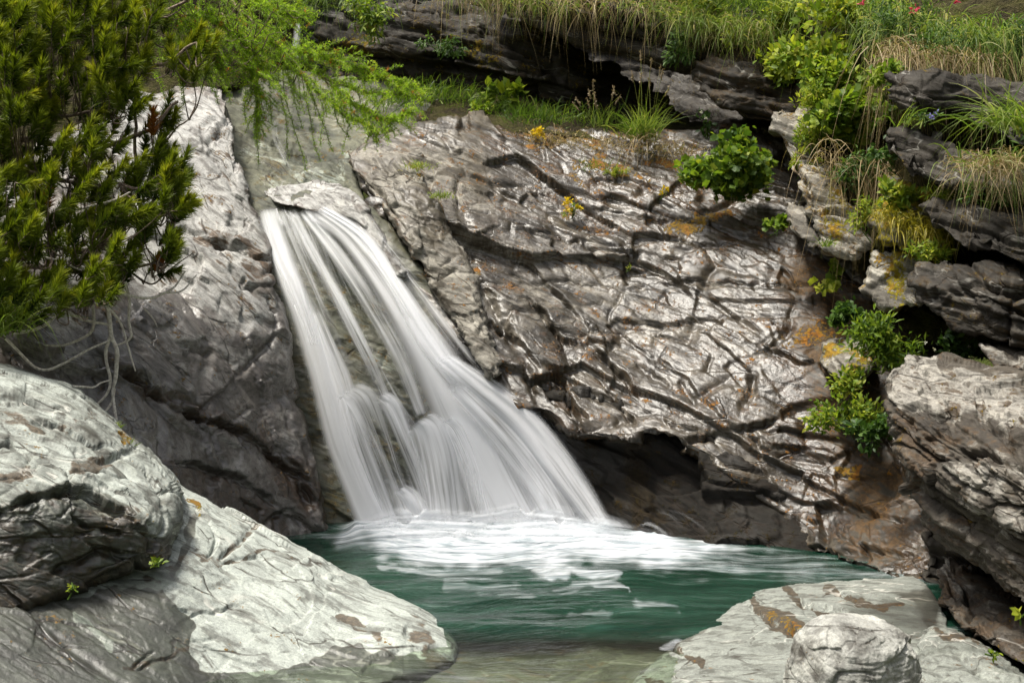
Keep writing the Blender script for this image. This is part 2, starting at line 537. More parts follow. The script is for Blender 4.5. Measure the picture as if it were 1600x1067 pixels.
ROCK = {}
def rock_patch(key, name, mat, fr, outline, ctrl, spacing=2.2, back=.6, R=22, rim=.12, rag=5.0, relief=None, feats=(),
               paint=None, label=None, cat="rock", group=None, kind=None, seed=0.0, down=0.0):
    dep = Depth(ctrl)
    ol = np.array(outline, float)
    # ragged outline
    pts = []
    for k in range(len(ol)):
        a, b = ol[k], ol[(k + 1) % len(ol)]
        m = max(1, int(np.hypot(*(b - a)) / 7))
        for j in range(m):
            pts.append(a + (b - a) * j / m)
    pts = np.array(pts)
    for _ in range(2 if R > 13 else 1):
        pts = .25 * np.roll(pts, 1, 0) + .5 * pts + .25 * np.roll(pts, -1, 0)
    rx = n2(pts[:, 0], pts[:, 1], 38, 3.1 + seed) + .5 * n2(pts[:, 0], pts[:, 1], 14, 5.1 + seed)
    ry = n2(pts[:, 0], pts[:, 1], 38, 13.1 + seed) + .5 * n2(pts[:, 0], pts[:, 1], 14, 15.1 + seed)
    pts = pts + rag * np.stack([rx, ry], 1)
    x0, y0 = pts.min(0) - spacing; x1, y1 = pts.max(0) + spacing
    nx, ny = int((x1 - x0) / spacing) + 2, int((y1 - y0) / spacing) + 2
    gx, gy = np.meshgrid(x0 + spacing * np.arange(nx), y0 + spacing * np.arange(ny))
    px, py = gx.ravel(), gy.ravel()
    ins = inside_poly(px, py, pts)
    idx = np.arange(nx * ny).reshape(ny, nx)
    cells = np.stack([idx[:-1, :-1], idx[1:, :-1], idx[1:, 1:], idx[:-1, 1:]], -1).reshape(-1, 4)
    cells = cells[ins[cells].any(1)]
    used = np.unique(cells)
    remap = np.full(nx * ny, -1); remap[used] = np.arange(len(used))
    q = remap[cells]
    px, py, ins = px[used], py[used], ins[used]
    d, _, _, cx, cy = seg_dist(px, py, pts[::2], True)
    px = np.where(ins, px, cx); py = np.where(ins, py, cy); d = np.where(ins, d, 0.0)
    Y = dep(px, py)
    base = unproj(px, py, Y)
    t = np.clip(d / R, 0, 1)
    rnd = rim * (1 - np.sqrt(np.clip(1 - (1 - t) ** 2, 0, 1)))
    ray = base - np.array([0, 0, CAM_H]); ray /= np.linalg.norm(ray, axis=1)[:, None]
    base = base + ray * rnd[:, None]
    nrm = vnormals(base, q)
    if (nrm * ray).sum() > 0:
        q = q[:, ::-1]; nrm = -nrm
    h = relax(rock_relief(base, px, py, fr, feats=feats, seed=seed, **(relief or {})), q, 1)
    v = base + nrm * h[:, None]
    at = {}
    paint = paint or {}
    for k in ("pale", "brown", "moss", "wet"):
        st = paint.get(k, (0.0, []))
        at[k] = paint_attr(px, py, st[1], st[0], seed)
    # the sides go back into the hill as three rounded rings
    ed = np.concatenate([q[:, [0, 1]], q[:, [1, 2]], q[:, [2, 3]], q[:, [3, 0]]])
    ed = ed[ed[:, 0] != ed[:, 1]]
    keyv = np.sort(ed, 1)
    kk = keyv[:, 0].astype(np.int64) * len(v) + keyv[:, 1]
    u, first, cnt = np.unique(kk, return_index=True, return_counts=True)
    be = ed[first[cnt == 1]]
    bv = np.unique(be)
    cen = v.mean(0)
    pos = {}
    rings = [bv]
    allv = [v]; allq = [q]; n0 = len(v)
    mp = np.full(len(v), -1); mp[bv] = np.arange(len(bv))
    prev = bv
    for fr_, shrink in ((.12, 1.0), (.4, .97), (1.0, .86)):
        nvv = cen + (v[bv] - cen) * shrink
        nvv[:, 1] = v[bv, 1]
        nvv = nvv + ray[bv] * back * fr_ + np.array([0, 0, -down * fr_])
        nvv = nvv + .03 * np.stack([perlin(nvv * 5), perlin(nvv * 5 + 9), perlin(nvv * 5 + 19)], 1)
        ids = n0 + np.arange(len(bv)); n0 += len(bv)
        allv.append(nvv)
        a, b = mp[be[:, 0]], mp[be[:, 1]]
        allq.append(np.stack([prev[b], prev[a], ids[a], ids[b]], 1))
        prev = ids
        for k in at:
            at[k] = np.concatenate([at[k], at[k][bv]])
    V = np.concatenate(allv); Q = np.concatenate(allq)
    o = add(name, mat, V, Q, attrs=at)
    tag(o, label, None if kind else cat, group, kind)
    ROCK[key] = (dep, o)
    return o

def rock_blob(key, name, mat, fr, center, radii, rot=(0, 0, 0), nseg=150, power=2.6, relief=None, feats=(), paint=None,
              label=None, cat="boulder", group=None, seed=0.0):
    """closed boulder: rounded box (superellipsoid) on a cube-sphere grid"""
    import mathutils
    vs, qs, n0 = [], [], 0
    g = np.linspace(-1, 1, nseg)
    A, B = np.meshgrid(np.tan(g * math.pi / 4), np.tan(g * math.pi / 4))
    A, B = A.ravel(), B.ravel(); O = np.ones_like(A)
    idx = np.arange(nseg * nseg).reshape(nseg, nseg)
    cell = np.stack([idx[:-1, :-1], idx[:-1, 1:], idx[1:, 1:], idx[1:, :-1]], -1).reshape(-1, 4)
    for c in ((O, A, B), (-O, -A, B), (-A, O, B), (A, -O, B), (A, B, O), (-A, B, -O)):
        d = np.stack(c, 1)
        d /= ((np.abs(d) ** power).sum(1) ** (1 / power))[:, None]
        vs.append(d); qs.append(cell + n0); n0 += len(d)
    d = np.concatenate(vs); q = np.concatenate(qs)
    Rm = np.array(mathutils.Euler(rot).to_matrix())
    v = (d * np.array(radii)) @ Rm.T + np.array(center)
    key3 = np.round(d * 2e4).astype(np.int64)
    _, first, inv = np.unique(key3, axis=0, return_index=True, return_inverse=True)
    inv = inv.ravel()
    v = v[first]; q = inv[q]
    nrm = vnormals(v, q)
    if (nrm * (v - v.mean(0))).sum() < 0:
        q = q[:, ::-1]; nrm = -nrm
    px, py = proj(v)
    h = relax(rock_relief(v, px, py, fr, feats=feats, seed=seed, **(relief or {})), q, 1)
    v = v + nrm * h[:, None]
    at = {}
    for k in ("pale", "brown", "moss", "wet"):
        st = (paint or {}).get(k, (0.0, []))
        at[k] = paint_attr(px, py, st[1], st[0], seed)
    o = add(name, mat, v, q, attrs=at)
    tag(o, label, cat, group)
    ROCK[key] = (None, o)
    return o

# ============================================================ ROCKS
F_MAIN = frame_from((.25, -.3, .89), (.85, -.35, -.35))
F_LEFT = frame_from((.45, -.35, .8), (.8, -.3, -.5))
F_FRONT = frame_from((.2, -.3, .93), (.85, -.2, -.35))
F_RIGHT = frame_from((.17, -.22, .96), (1, 0, -.16))
F_BACK = frame_from((.3, -.3, .9), (.9, 0, -.35))

m_main = rock_material("wet_schist", F_MAIN, dark=(.022, .018, .011), mid=(.098, .083, .06), pale=(.26, .242, .205), brown=(.10, .052, .015),
                       moss=(.22, .13, .012), streak=.8, bump=1.0, coat=.28, patch=2.2, spec=.5)
m_chute = rock_material("stream_polished_schist", F_MAIN, dark=(.05, .055, .042), mid=(.13, .13, .09), pale=(.32, .35, .30), brown=(.11, .085, .03),
                        streak=.6, bump=.8)
m_left = rock_material("left_schist", F_LEFT, dark=(.055, .047, .04), mid=(.25, .228, .21), pale=(.35, .345, .33), brown=(.09, .05, .022),
                       streak=.55, bump=1.0, brk=1.0, coat=.6, patch=1.5)
m_front = rock_material("pale_green_schist", F_FRONT, dark=(.045, .045, .038), mid=(.12, .125, .108), pale=(.335, .36, .33), brown=(.085, .056, .032),
                        streak=.5, vein=.4, bump=.7, brk=.55, two=.86, coat=.12, wet_r=.34, wetc=(.36, .39, .33))
m_round = rock_material('rounded_boulder_stone', F_RIGHT, dark=(.06, .057, .05), mid=(.16, .155, .14), pale=(.31, .31, .285), brown=(.13, .09, .05), streak=.4, vein=.3, bump=1.0, foli=.0)
m_slab = rock_material("smooth_grey_slab", F_FRONT, dark=(.055, .058, .05), mid=(.11, .118, .102), pale=(.20, .212, .19), brown=(.05, .028, .009),
                       moss=(.16,.10,.012), streak=.3, vein=.4, bump=.4, brk=.5, two=.9, coat=.15, wet_r=.3)
m_right = rock_material("weathered_block", F_RIGHT, dark=(.026, .022, .017), mid=(.075, .064, .05), pale=(.26, .245, .215), brown=(.075, .047, .025),
                        moss=(.2, .17, .015), streak=.85, bump=1.5)
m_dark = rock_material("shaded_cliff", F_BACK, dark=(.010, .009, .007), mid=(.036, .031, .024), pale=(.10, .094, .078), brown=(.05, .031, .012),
                       moss=(.16, .15, .012), streak=.6, bump=1.4)  # brown-black rock, with the shade on these rocks also put into the colour
m_mossy = rock_material("mossy_stone", F_BACK, dark=(.06, .055, .045), mid=(.16, .145, .12), pale=(.36, .34, .29), brown=(.13, .075, .02),
                        moss=(.24, .20, .014), streak=.5, bump=1.2)

REL_MAIN = dict(big=.04, facet=.022, size=(1.1, .5, .4), ledge=.0, layer=.24, fine=.003, micro=.0026, crack=.035, plates=(.028, .2, (.62, 1.35, 1.15)))
main_feats = [
    ('step', [(798, 350), (855, 378), (897, 373), (925, 389), (1000, 389), (1090, 400)], 22, .05),
    ('step', [(820, 448), (850, 490), (878, 520), (934, 548), (981, 595), (1010, 640)], 34, .085),
    ('step', [(985, 440), (953, 495), (981, 534), (1019, 562), (1066, 580)], 30, .07),
    ('crack', [(1035, 440), (1060, 475), (1075, 500)], 5, .035),
    ('crack', [(790, 436), (870, 432), (962, 441), (1040, 446)], 5, .035),
    ('step', [(934, 402), (1004, 410), (1056, 429), (1122, 436), (1250, 441), (1330, 436)], 24, .042),
    ('crack', [(990, 565), (1028, 600), (1047, 614)], 7, .06),
    ('crack', [(1060, 598), (1092, 638)], 6, .05),
    ('crack', [(1241, 450), (1236, 511), (1187, 562), (1176, 610), (1150, 660)], 9, .06),
    ('step', [(985, 662), (1056, 675), (1168, 670), (1235, 650)], 24, .07),
    ('step', [(1165, 668), (1206, 698), (1275, 703)], 22, .06),
    ('crack', [(690, 225), (707, 236), (749, 262), (779, 292), (830, 325)], 6, .06),
    ('crack', [(722, 270), (712, 300), (726, 345), (741, 386)], 6, .06),
    ('crack', [(705, 310), (737, 384), (751, 440), (784, 501), (812, 553), (840, 628), (862, 670)], 9, .13),
    ('crack', [(640, 420), (700, 470), (735, 520), (775, 600)], 7, .07),
    ('step', [(915, 279), (987, 289), (1035, 297)], 16, .035),
    ('step', [(915, 322), (980, 334), (1040, 343)], 16, .03),
    ('crack', [(1020, 310), (1075, 345)], 5, .04),
    ('step', [(845, 560), (880, 590), (905, 640), (915, 690)], 18, .08),
    ('step', [(930, 570), (960, 620), (1000, 655)], 18, .06),
    ('crack', [(1100, 700), (1160, 745), (1230, 800)], 8, .05),
    ('step', [(1240, 745), (1330, 790), (1430, 800)], 26, .05),
    ('step', [(1250, 810), (1330, 840), (1450, 855)], 22, .05),
    ('crack', [(800, 395), (808, 425)], 5, .05),
    ('step', [(755, 500), (800, 520), (850, 585)], 20, .05),
]
rock_patch("main", "cliff", m_main, F_MAIN,
    [(540, 240), (590, 205), (640, 193), (760, 188), (900, 196), (1000, 205), (1100, 200), (1240, 180), (1390, 260), (1440, 420), (1500, 640), (1540, 940),
     (1480, 930), (1390, 912), (1300, 892), (1258, 858), (1215, 805), (1150, 758), (1095, 718), (1040, 684), (960, 692), (885, 684), (850, 650), (800, 640), (730, 570),
     (680, 500), (620, 400), (560, 300)],
    [(545, 240, 10.75), (600, 205, 10.95), (760, 190, 11.1), (900, 200, 11.1), (1080, 220, 10.9), (1240, 200, 10.9), (1390, 300, 10.2), (560, 300, 10.3), (660, 480, 9.62),
     (760, 590, 9.25), (885, 682, 8.9), (960, 690, 8.86), (1040, 680, 8.83), (1150, 755, 8.6), (1255, 850, 8.3), (1300, 880, 7.9), (1390, 905, 7.55), (1540, 935, 7.1),
     (1430, 480, 9.2), (1480, 700, 8.2), (900, 440, 9.95), (1150, 500, 9.55), (1280, 600, 9.0), (1000, 570, 9.4), (1320, 760, 8.45), (740, 390, 10.05)],
    spacing=2.0, back=.9, R=20, rim=.14, rag=6, relief=REL_MAIN, feats=main_feats, down=.1,
    paint=dict(wet=(.75, [('poly', [(600, 200), (760, 190), (760, 330), (720, 420), (620, 330)], 40, .35), ('poly', [(900, 560), (1250, 500), (1300, 700), (1440, 880), (1200, 790), (900, 680)], 40, 1.1), ('poly', [(1225, 400), (1440, 330), (1480, 900), (1350, 870), (1290, 740)], 40, .5)]),
               pale=(.30, [('poly', [(560, 230), (700, 215), (760, 420), (720, 560), (640, 440)], 40, .62), ('line', [(770, 470), (830, 500)], 40, .75),
                           ('poly', [(770, 350), (830, 380), (1180, 470), (1200, 560), (950, 560), (800, 450)], 50, .5),
                           ('poly', [(1210, 430), (1440, 350), (1480, 900), (1330, 860), (1230, 720), (1240, 560)], 30, -.1)]),
               brown=(.36, [('poly', [(830, 210), (1080, 215), (1180, 330), (1330, 440), (1060, 360), (880, 330)], 50, .62), ('poly', [(1200, 400), (1440, 330), (1480, 900), (1330, 870), (1230, 740)], 40, .75),
                            ('line', [(760, 210), (900, 215)], 20, .7), ('line', [(860, 540), (900, 660)], 30, .55)]),
               moss=(-.2, [('line', [(830, 208), (900, 215), (930, 235), (900, 300)], 24, .42), ('line', [(1055, 358), (1100, 350)], 16, .9), ('line', [(1105, 340), (1135, 333)], 13, .8),
                           ('line', [(920, 260), (1010, 275)], 18, .4), ('line', [(735, 413), (748, 411)], 9, .8), ('line', [(1230, 530), (1290, 520)], 22, .5), ('line', [(1310, 745), (1335, 742)], 13, .8),
                           ('line', [(1000, 225), (1100, 250)], 20, .4), ('line', [(900, 320), (890, 330)], 12, .6)])),
    label="large wet brown grey schist slab sloping up right of the waterfall", cat="rock face")

m_under = rock_material("undercut_painted_shade", F_MAIN, dark=(.006, .0056, .005), mid=(.019, .0175, .015), pale=(.03, .027, .02), brown=(.022, .016, .008), moss=(.03, .028, .007), streak=.5, vein=0.0, bump=1.2, rough_dry=.85, spd=.1, coat=.25)  # near-black stone colour: the shade under the ledge is put into it
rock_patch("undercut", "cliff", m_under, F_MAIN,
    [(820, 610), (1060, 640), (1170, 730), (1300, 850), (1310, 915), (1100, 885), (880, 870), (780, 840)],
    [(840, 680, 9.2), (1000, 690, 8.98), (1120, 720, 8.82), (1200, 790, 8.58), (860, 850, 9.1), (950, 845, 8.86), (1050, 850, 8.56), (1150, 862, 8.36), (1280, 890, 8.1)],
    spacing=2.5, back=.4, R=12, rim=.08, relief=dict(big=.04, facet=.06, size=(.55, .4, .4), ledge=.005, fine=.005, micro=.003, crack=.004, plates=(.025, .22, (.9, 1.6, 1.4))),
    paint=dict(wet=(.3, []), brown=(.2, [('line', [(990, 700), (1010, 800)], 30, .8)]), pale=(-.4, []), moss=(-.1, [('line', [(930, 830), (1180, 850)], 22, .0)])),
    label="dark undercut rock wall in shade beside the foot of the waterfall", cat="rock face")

rock_patch("block", "rock_rib", m_main, F_MAIN,
    [(543, 243), (560, 230), (592, 228), (630, 236), (655, 262), (690, 318), (712, 372), (742, 408), (752, 470), (770, 530), (795, 590), (770, 600), (735, 548), (700, 490), (668, 440), (640, 390), (607, 340), (572, 296), (545, 268)],
    [(545, 245, 10.55), (592, 228, 10.7), (655, 262, 10.45), (712, 372, 9.92), (752, 470, 9.55), (795, 590, 9.1), (735, 548, 9.2), (668, 440, 9.6), (572, 296, 10.22), (640, 320, 10.05), (700, 440, 9.6)],
    spacing=1.8, back=.7, R=16, rim=.12, rag=4,
    relief=dict(big=.02, facet=.05, size=(.4, .3, .25), ledge=.022, layer=.12, fine=.009, micro=.004, crack=.03),
    feats=[('step', [(555, 262), (600, 300), (630, 352), (655, 400)], 14, .08), ('crack', [(600, 260), (650, 330), (700, 400)], 5, .03), ('step', [(720, 425), (660, 445)], 12, .05),
           ('crack', [(640, 360), (700, 395)], 5, .04), ('crack', [(680, 430), (720, 500)], 5, .04)],
    paint=dict(wet=(.25, []), pale=(.66, [('line', [(650, 300), (690, 350)], 26, .1), ('poly', [(655, 420), (735, 420), (770, 580), (700, 500)], 20, .55)]), brown=(.1, [('line', [(560, 270), (660, 430)], 8, .6)]),
               moss=(-.3, [('line', [(640, 245), (672, 280)], 15, .75), ('line', [(678, 290), (700, 322)], 12, .7)])),
    label="long pale rock rib between the waterfall and the wet slab", cat="rock")

rock_patch("chute", "rock_chute", m_chute, F_MAIN,
    [(392, 318), (430, 300), (560, 300), (640, 390), (720, 500), (810, 600), (930, 720), (985, 870), (450, 875), (440, 760), (415, 620), (385, 500), (370, 400)],
    [(410, 325, 10.1), (545, 325, 10.12), (440, 480, 9.68), (640, 480, 9.66), (720, 560, 9.48), (560, 600, 9.42), (620, 665, 9.3), (800, 700, 9.28), (600, 850, 9.02), (900, 850, 9.08), (520, 760, 9.14), (450, 620, 9.42), (480, 800, 9.06)],
    spacing=2.4, back=.5, R=14, rim=.06, relief=dict(big=.02, facet=.03, size=(.5, .4, .3), ledge=.01, layer=.2, fine=.006, micro=.003, crack=.01),
    feats=[('step', [(520, 620), (600, 640), (650, 660), (760, 700)], 30, .05)],
    paint=dict(wet=(.4, []), pale=(.2, [('line', [(420, 470), (500, 700)], 40, .2)]), brown=(.3, [('line', [(450, 480), (540, 800)], 40, .5)]), moss=(-.3, [])),
    label="worn greenish rock chute carrying the waterfall down to the pool", cat="rock")

left_feats = [
    ('crack', [(205, 492), (270, 536), (322, 555), (385, 572)], 7, .05),
    ('step', [(170, 560), (232, 604), (270, 626), (322, 649), (375, 671), (424, 705), (469, 739), (500, 762)], 30, .12),
    ('step', [(300, 360), (367, 380), (397, 402), (435, 407)], 22, .10),
    ('step', [(360, 408), (382, 450), (450, 446)], 26, .07),
    ('step', [(255, 718), (319, 724), (380, 748), (450, 800)], 22, .08),
    ('step', [(255, 342), (322, 358), (375, 380), (410, 400)], 14, .05),
    ('crack', [(300, 306), (349, 337), (384, 358)], 5, .035),
    ('crack', [(340, 470), (400, 560), (445, 640), (470, 700)], 9, .05),
    ('crack', [(300, 430), (345, 470), (400, 520)], 5, .03),
    ('step', [(440, 590), (480, 640), (510, 710), (520, 770)], 14, .05),
    ('crack', [(350, 240), (372, 300)], 5, .03),
    ('step', [(395, 640), (360, 660), (330, 690)], 16, .03),
    ('crack', [(425, 690), (455, 740), (500, 800)], 15, .13),
]
rock_patch("leftwall", "cliff", m_left, F_LEFT,
    [(320, 125), (352, 150), (372, 215), (392, 285), (415, 335), (428, 385), (424, 440), (440, 515), (460, 590), (486, 690), (508, 780), (516, 870), (440, 880), (270, 820), (100, 700), (-60, 640), (-60, 330), (60, 230), (200, 150)],
    [(320, 130, 11.0), (300, 180, 10.6), (350, 215, 10.35), (390, 300, 10.0), (430, 420, 9.6), (480, 560, 9.3), (520, 700, 9.08), (555, 840, 8.9), (440, 845, 8.62), (290, 780, 8.0), (180, 680, 7.75),
     (60, 620, 7.5), (-60, 560, 7.4), (0, 360, 8.9), (150, 380, 9.0), (200, 500, 8.55), (330, 500, 8.95), (350, 650, 8.6), (290, 330, 9.75), (430, 640, 8.98)],
    spacing=2.1, back=.9, R=18, rim=.12, rag=5, relief=dict(big=.04, facet=.03, size=(1.0, .6, .5), ledge=.005, layer=.3, fine=.003, micro=.002, crack=.03, plates=(.024, .28, (.6, 1.3, 1.1))), feats=left_feats, down=.1,
    paint=dict(wet=(.8, [('poly', [(-90, 250), (260, 250), (250, 470), (-90, 560)], 20, .0), ('poly', [(180, 120), (350, 140), (400, 300), (440, 420), (395, 530), (330, 500), (240, 420), (150, 380)], 20, -.35), ('poly', [(215, 560), (290, 480), (400, 560), (400, 640), (330, 650)], 30, .45)]),
               pale=(.42, [('poly', [(200, 150), (340, 150), (392, 300), (412, 370), (372, 420), (392, 520), (360, 520), (300, 470), (230, 430), (180, 380)], 14, .95), ('line', [(400, 480), (440, 590)], 24, .6),
                           ('line', [(240, 640), (330, 690), (430, 760)], 40, .45), ('poly', [(330, 560), (400, 580), (420, 640), (330, 640)], 30, .25)]),
               brown=(.2, [('line', [(180, 565), (270, 625), (375, 670), (424, 705), (500, 765)], 13, .95), ('poly', [(425, 700), (470, 735), (506, 790), (480, 815), (440, 780)], 12, 1.0), ('line', [(250, 735), (340, 760), (440, 825)], 26, .95),
                           ('line', [(300, 362), (380, 395), (440, 410)], 12, .8), ('line', [(380, 420), (445, 445)], 16, .7), ('line', [(480, 820), (510, 800)], 12, .6), ('line', [(500, 600), (545, 800)], 16, .55)]),
               moss=(-.3, [('line', [(520, 700), (550, 830)], 18, .3)])),
    label="tall grey and violet schist wall left of the waterfall, pale at its top", cat="rock face")

rock_patch("channel", "rock_basin", m_chute, F_MAIN,
    [(312, 120), (450, 108), (560, 120), (700, 150), (720, 195), (640, 215), (590, 235), (560, 255), (575, 330), (480, 340), (400, 345), (370, 300), (340, 215)],
    [(330, 135, 11.6), (450, 120, 12.0), (560, 150, 12.0), (700, 165, 11.9), (640, 200, 11.4), (560, 240, 11.0), (560, 320, 10.25), (400, 330, 10.15), (480, 235, 11.15), (380, 230, 10.95), (430, 170, 11.6), (480, 290, 10.5)],
    spacing=2.4, back=.4, R=14, rim=.08, relief=dict(big=.04, facet=.05, size=(.8, .5, .3), ledge=.03, layer=.2, fine=.008, micro=.003, crack=.02),
    feats=[('step', [(330, 195), (400, 205), (450, 235), (520, 245)], 18, .06), ('step', [(400, 170), (470, 200), (540, 210)], 18, .06), ('crack', [(520, 250), (540, 290)], 12, .1)],
    paint=dict(wet=(.12, []), pale=(.1, [('line', [(400, 230), (470, 280), (540, 260)], 40, .4)]), brown=(.25, [('line', [(420, 250), (500, 275)], 14, .5)]), moss=(-.3, [])),
    label="scoured rock basin with the stream above the waterfall lip", cat="rock")

rock_patch("lip", "rock", m_left, F_MAIN,
    [(408, 298), (440, 288), (480, 284), (530, 287), (556, 300), (575, 330), (600, 372), (640, 430), (625, 440), (590, 395), (556, 352), (510, 338), (470, 328), (430, 318)],
    [(408, 300, 10.2), (480, 284, 10.4), (550, 296, 10.25), (575, 330, 9.98), (630, 435, 9.55), (556, 352, 9.9), (470, 328, 9.95), (500, 306, 10.1)],
    spacing=1.6, back=.5, R=12, rim=.09, rag=3, relief=dict(big=.015, facet=.02, size=(.3, .3, .2), ledge=.012, layer=.1, fine=.006, micro=.003, crack=.015),
    feats=[('crack', [(450, 305), (520, 310), (560, 330)], 4, .03), ('crack', [(545, 300), (590, 380)], 4, .03)],
    paint=dict(wet=(-.2, [('line', [(420, 318), (560, 350)], 10, .9)]), pale=(1.0, [('line', [(560, 320), (620, 420)], 14, .5)]), brown=(-.2, [('line', [(425, 316), (500, 332)], 8, .7)]), moss=(-.4, [])),
    label="pale smooth rock at the very top of the waterfall, water curling under it", cat="rock")

# ---- front left
rock_patch("frontslab", "rock_slab", m_front, F_FRONT,
    [(190, 690), (240, 705), (290, 752), (320, 772), (380, 797), (445, 838), (520, 880), (600, 926), (660, 955), (700, 985), (712, 1012), (698, 1050), (600, 1075), (480, 1085), (320, 1130), (-60, 1150), (-60, 930), (100, 820)],
    [(200, 700, 7.3), (290, 755, 7.1), (380, 797, 7.0), (445, 838, 6.92), (520, 880, 6.82), (600, 926, 6.68), (660, 955, 6.55), (705, 990, 6.4), (700, 1030, 6.08), (600, 1065, 5.75), (500, 1050, 5.86), (310, 1075, 5.6),
     (450, 930, 6.3), (350, 890, 6.35), (280, 890, 6.15), (150, 950, 5.8), (0, 980, 5.5), (0, 1090, 5.15), (200, 1090, 5.35), (330, 970, 5.98), (560, 980, 6.25), (-60, 950, 5.55)],
    spacing=1.55, back=1.0, R=24, rim=.16, rag=3, down=.5, relief=dict(big=.03, facet=.010, size=(.9, .6, .4), ledge=.003, layer=.2, fine=.002, micro=.0022, crack=.012, plates=(.006, .22, (.6, 1.5, 1.2))),
    feats=[('crack', [(340, 878), (376, 836), (418, 808)], 6, .035), ('crack', [(345, 884), (395, 864), (440, 862)], 5, .03), ('step', [(262, 928), (304, 959), (385, 938)], 12, .02), ('crack', [(310, 900), (350, 930), (395, 945)], 4, .018),
           ('crack', [(440, 820), (500, 850), (520, 895)], 4, .015), ('crack', [(520, 955), (560, 985), (600, 995)], 9, .03), ('crack', [(630, 985), (690, 1025)], 12, .045), ('crack', [(250, 1000), (200, 1040), (300, 1010)], 4, .02),
           ('crack', [(330, 1045), (300, 1000), (420, 975)], 4, .012), ('step', [(295, 775), (330, 800), (345, 840), (320, 880)], 12, .04), ('crack', [(420, 890), (470, 880), (520, 905)], 4, .014)],
    paint=dict(wet=(-.5, [('poly', [(-80, 960), (90, 955), (180, 925), (262, 925), (300, 958), (306, 1000), (318, 1040), (350, 1048), (470, 1030), (560, 1012), (640, 1022), (720, 1030), (700, 1200), (-80, 1200)], 5, .8), ('poly', [(-80, 900), (180, 900), (270, 880), (290, 900), (200, 950), (-80, 1000)], 10, .7)]),
               pale=(1.05, [('poly', [(-80, 950), (120, 925), (250, 915), (300, 958), (306, 1000), (318, 1040), (350, 1048), (470, 1030), (560, 1012), (640, 1020), (720, 1030), (700, 1200), (-80, 1200)], 5, .0), ('line', [(300, 800), (296, 860), (260, 900)], 12, .35), ('line', [(120, 960), (175, 1000)], 13, .8)]),
               brown=(-.2, [('line', [(535, 965), (590, 995)], 13, .85), ('line', [(640, 985), (690, 1030)], 22, .9), ('line', [(340, 878), (376, 836), (418, 808)], 8, .8), ('line', [(345, 884), (395, 864), (440, 862)], 7, .8), ('line', [(230, 900), (330, 870)], 18, .7),
                            ('line', [(200, 1035), (300, 1000)], 8, .7), ('line', [(-60, 990), (100, 1000)], 25, .2)]), moss=(-.4, [('line', [(296, 775), (306, 783)], 9, .7)])),
    label="broad pale green rock slab sloping into the pool at the lower left", cat="rock slab")

rock_patch("boulder", "boulder", m_front, F_FRONT,
    [(-60, 540), (40, 572), (110, 598), (160, 632), (205, 668), (240, 700), (268, 732), (290, 772), (292, 808), (284, 850), (262, 880), (205, 902), (145, 926), (70, 952), (-60, 985)],
    [(-60, 545, 7.2), (40, 575, 7.15), (160, 635, 7.0), (240, 705, 6.85), (285, 770, 6.55), (284, 840, 6.2), (240, 890, 6.0), (145, 920, 5.85), (40, 950, 5.65), (-60, 970, 5.55), (100, 700, 6.2), (200, 770, 6.1), (0, 700, 6.05), (40, 860, 5.72), (180, 860, 5.9), (-60, 860, 5.65),
     (240, 800, 6.05), (100, 760, 5.9)],
    spacing=1.55, back=.8, R=22, rim=.16, rag=4, relief=dict(big=.035, facet=.022, size=(.8, .5, .34), ledge=.008, layer=.17, fine=.004, micro=.002, crack=.025, plates=(.012, .26, (.7, 1.8, 1.5))),
    feats=[('step', [(-60, 812), (20, 785), (60, 765), (115, 752), (165, 768), (200, 795), (245, 835), (280, 845)], 34, .10), ('crack', [(105, 690), (143, 728), (195, 706), (225, 690)], 8, .06), ('step', [(-60, 700), (20, 680), (50, 700), (35, 745), (-30, 760)], 14, .04),
           ('step', [(30, 650), (90, 660), (150, 690), (210, 690)], 14, .04), ('crack', [(-60, 880), (60, 840), (170, 830), (240, 850)], 8, .05), ('crack', [(60, 900), (150, 870), (230, 868)], 6, .04), ('crack', [(100, 790), (140, 820), (200, 830)], 5, .04),
           ('step', [(-50, 610), (60, 625), (130, 650)], 14, .03), ('step', [(225, 720), (258, 765), (272, 810), (255, 860)], 9, .035)],
    paint=dict(wet=(-.4, [('poly', [(-80, 815), (20, 788), (60, 768), (115, 752), (165, 770), (200, 798), (245, 838), (282, 846), (262, 890), (145, 930), (-80, 1000)], 6, .75)]),
               pale=(.5, [('poly', [(-80, 815), (20, 788), (60, 768), (115, 752), (165, 770), (200, 798), (245, 838), (282, 846), (262, 890), (145, 930), (-80, 1000)], 7, -.15), ('poly', [(-80, 540), (110, 595), (200, 660), (100, 660), (-80, 640)], 20, .55), ('poly', [(180, 800), (240, 790), (270, 840), (220, 850)], 14, .45)]),
               brown=(.02, [('poly', [(-80, 815), (60, 768), (115, 752), (165, 770), (200, 798), (282, 846), (262, 890), (145, 930), (-80, 1000)], 12, .62), ('line', [(120, 715), (165, 722)], 20, .75), ('line', [(-40, 740), (40, 735)], 18, .8), ('line', [(-60, 640), (60, 660), (150, 660)], 14, .5), ('line', [(-60, 960), (60, 945), (200, 900)], 16, .9)]),
               moss=(-.4, [('line', [(190, 688), (200, 690)], 9, .6)])),
    label="big rounded boulder at the left edge, pale on top with dark brown underside", cat="boulder")

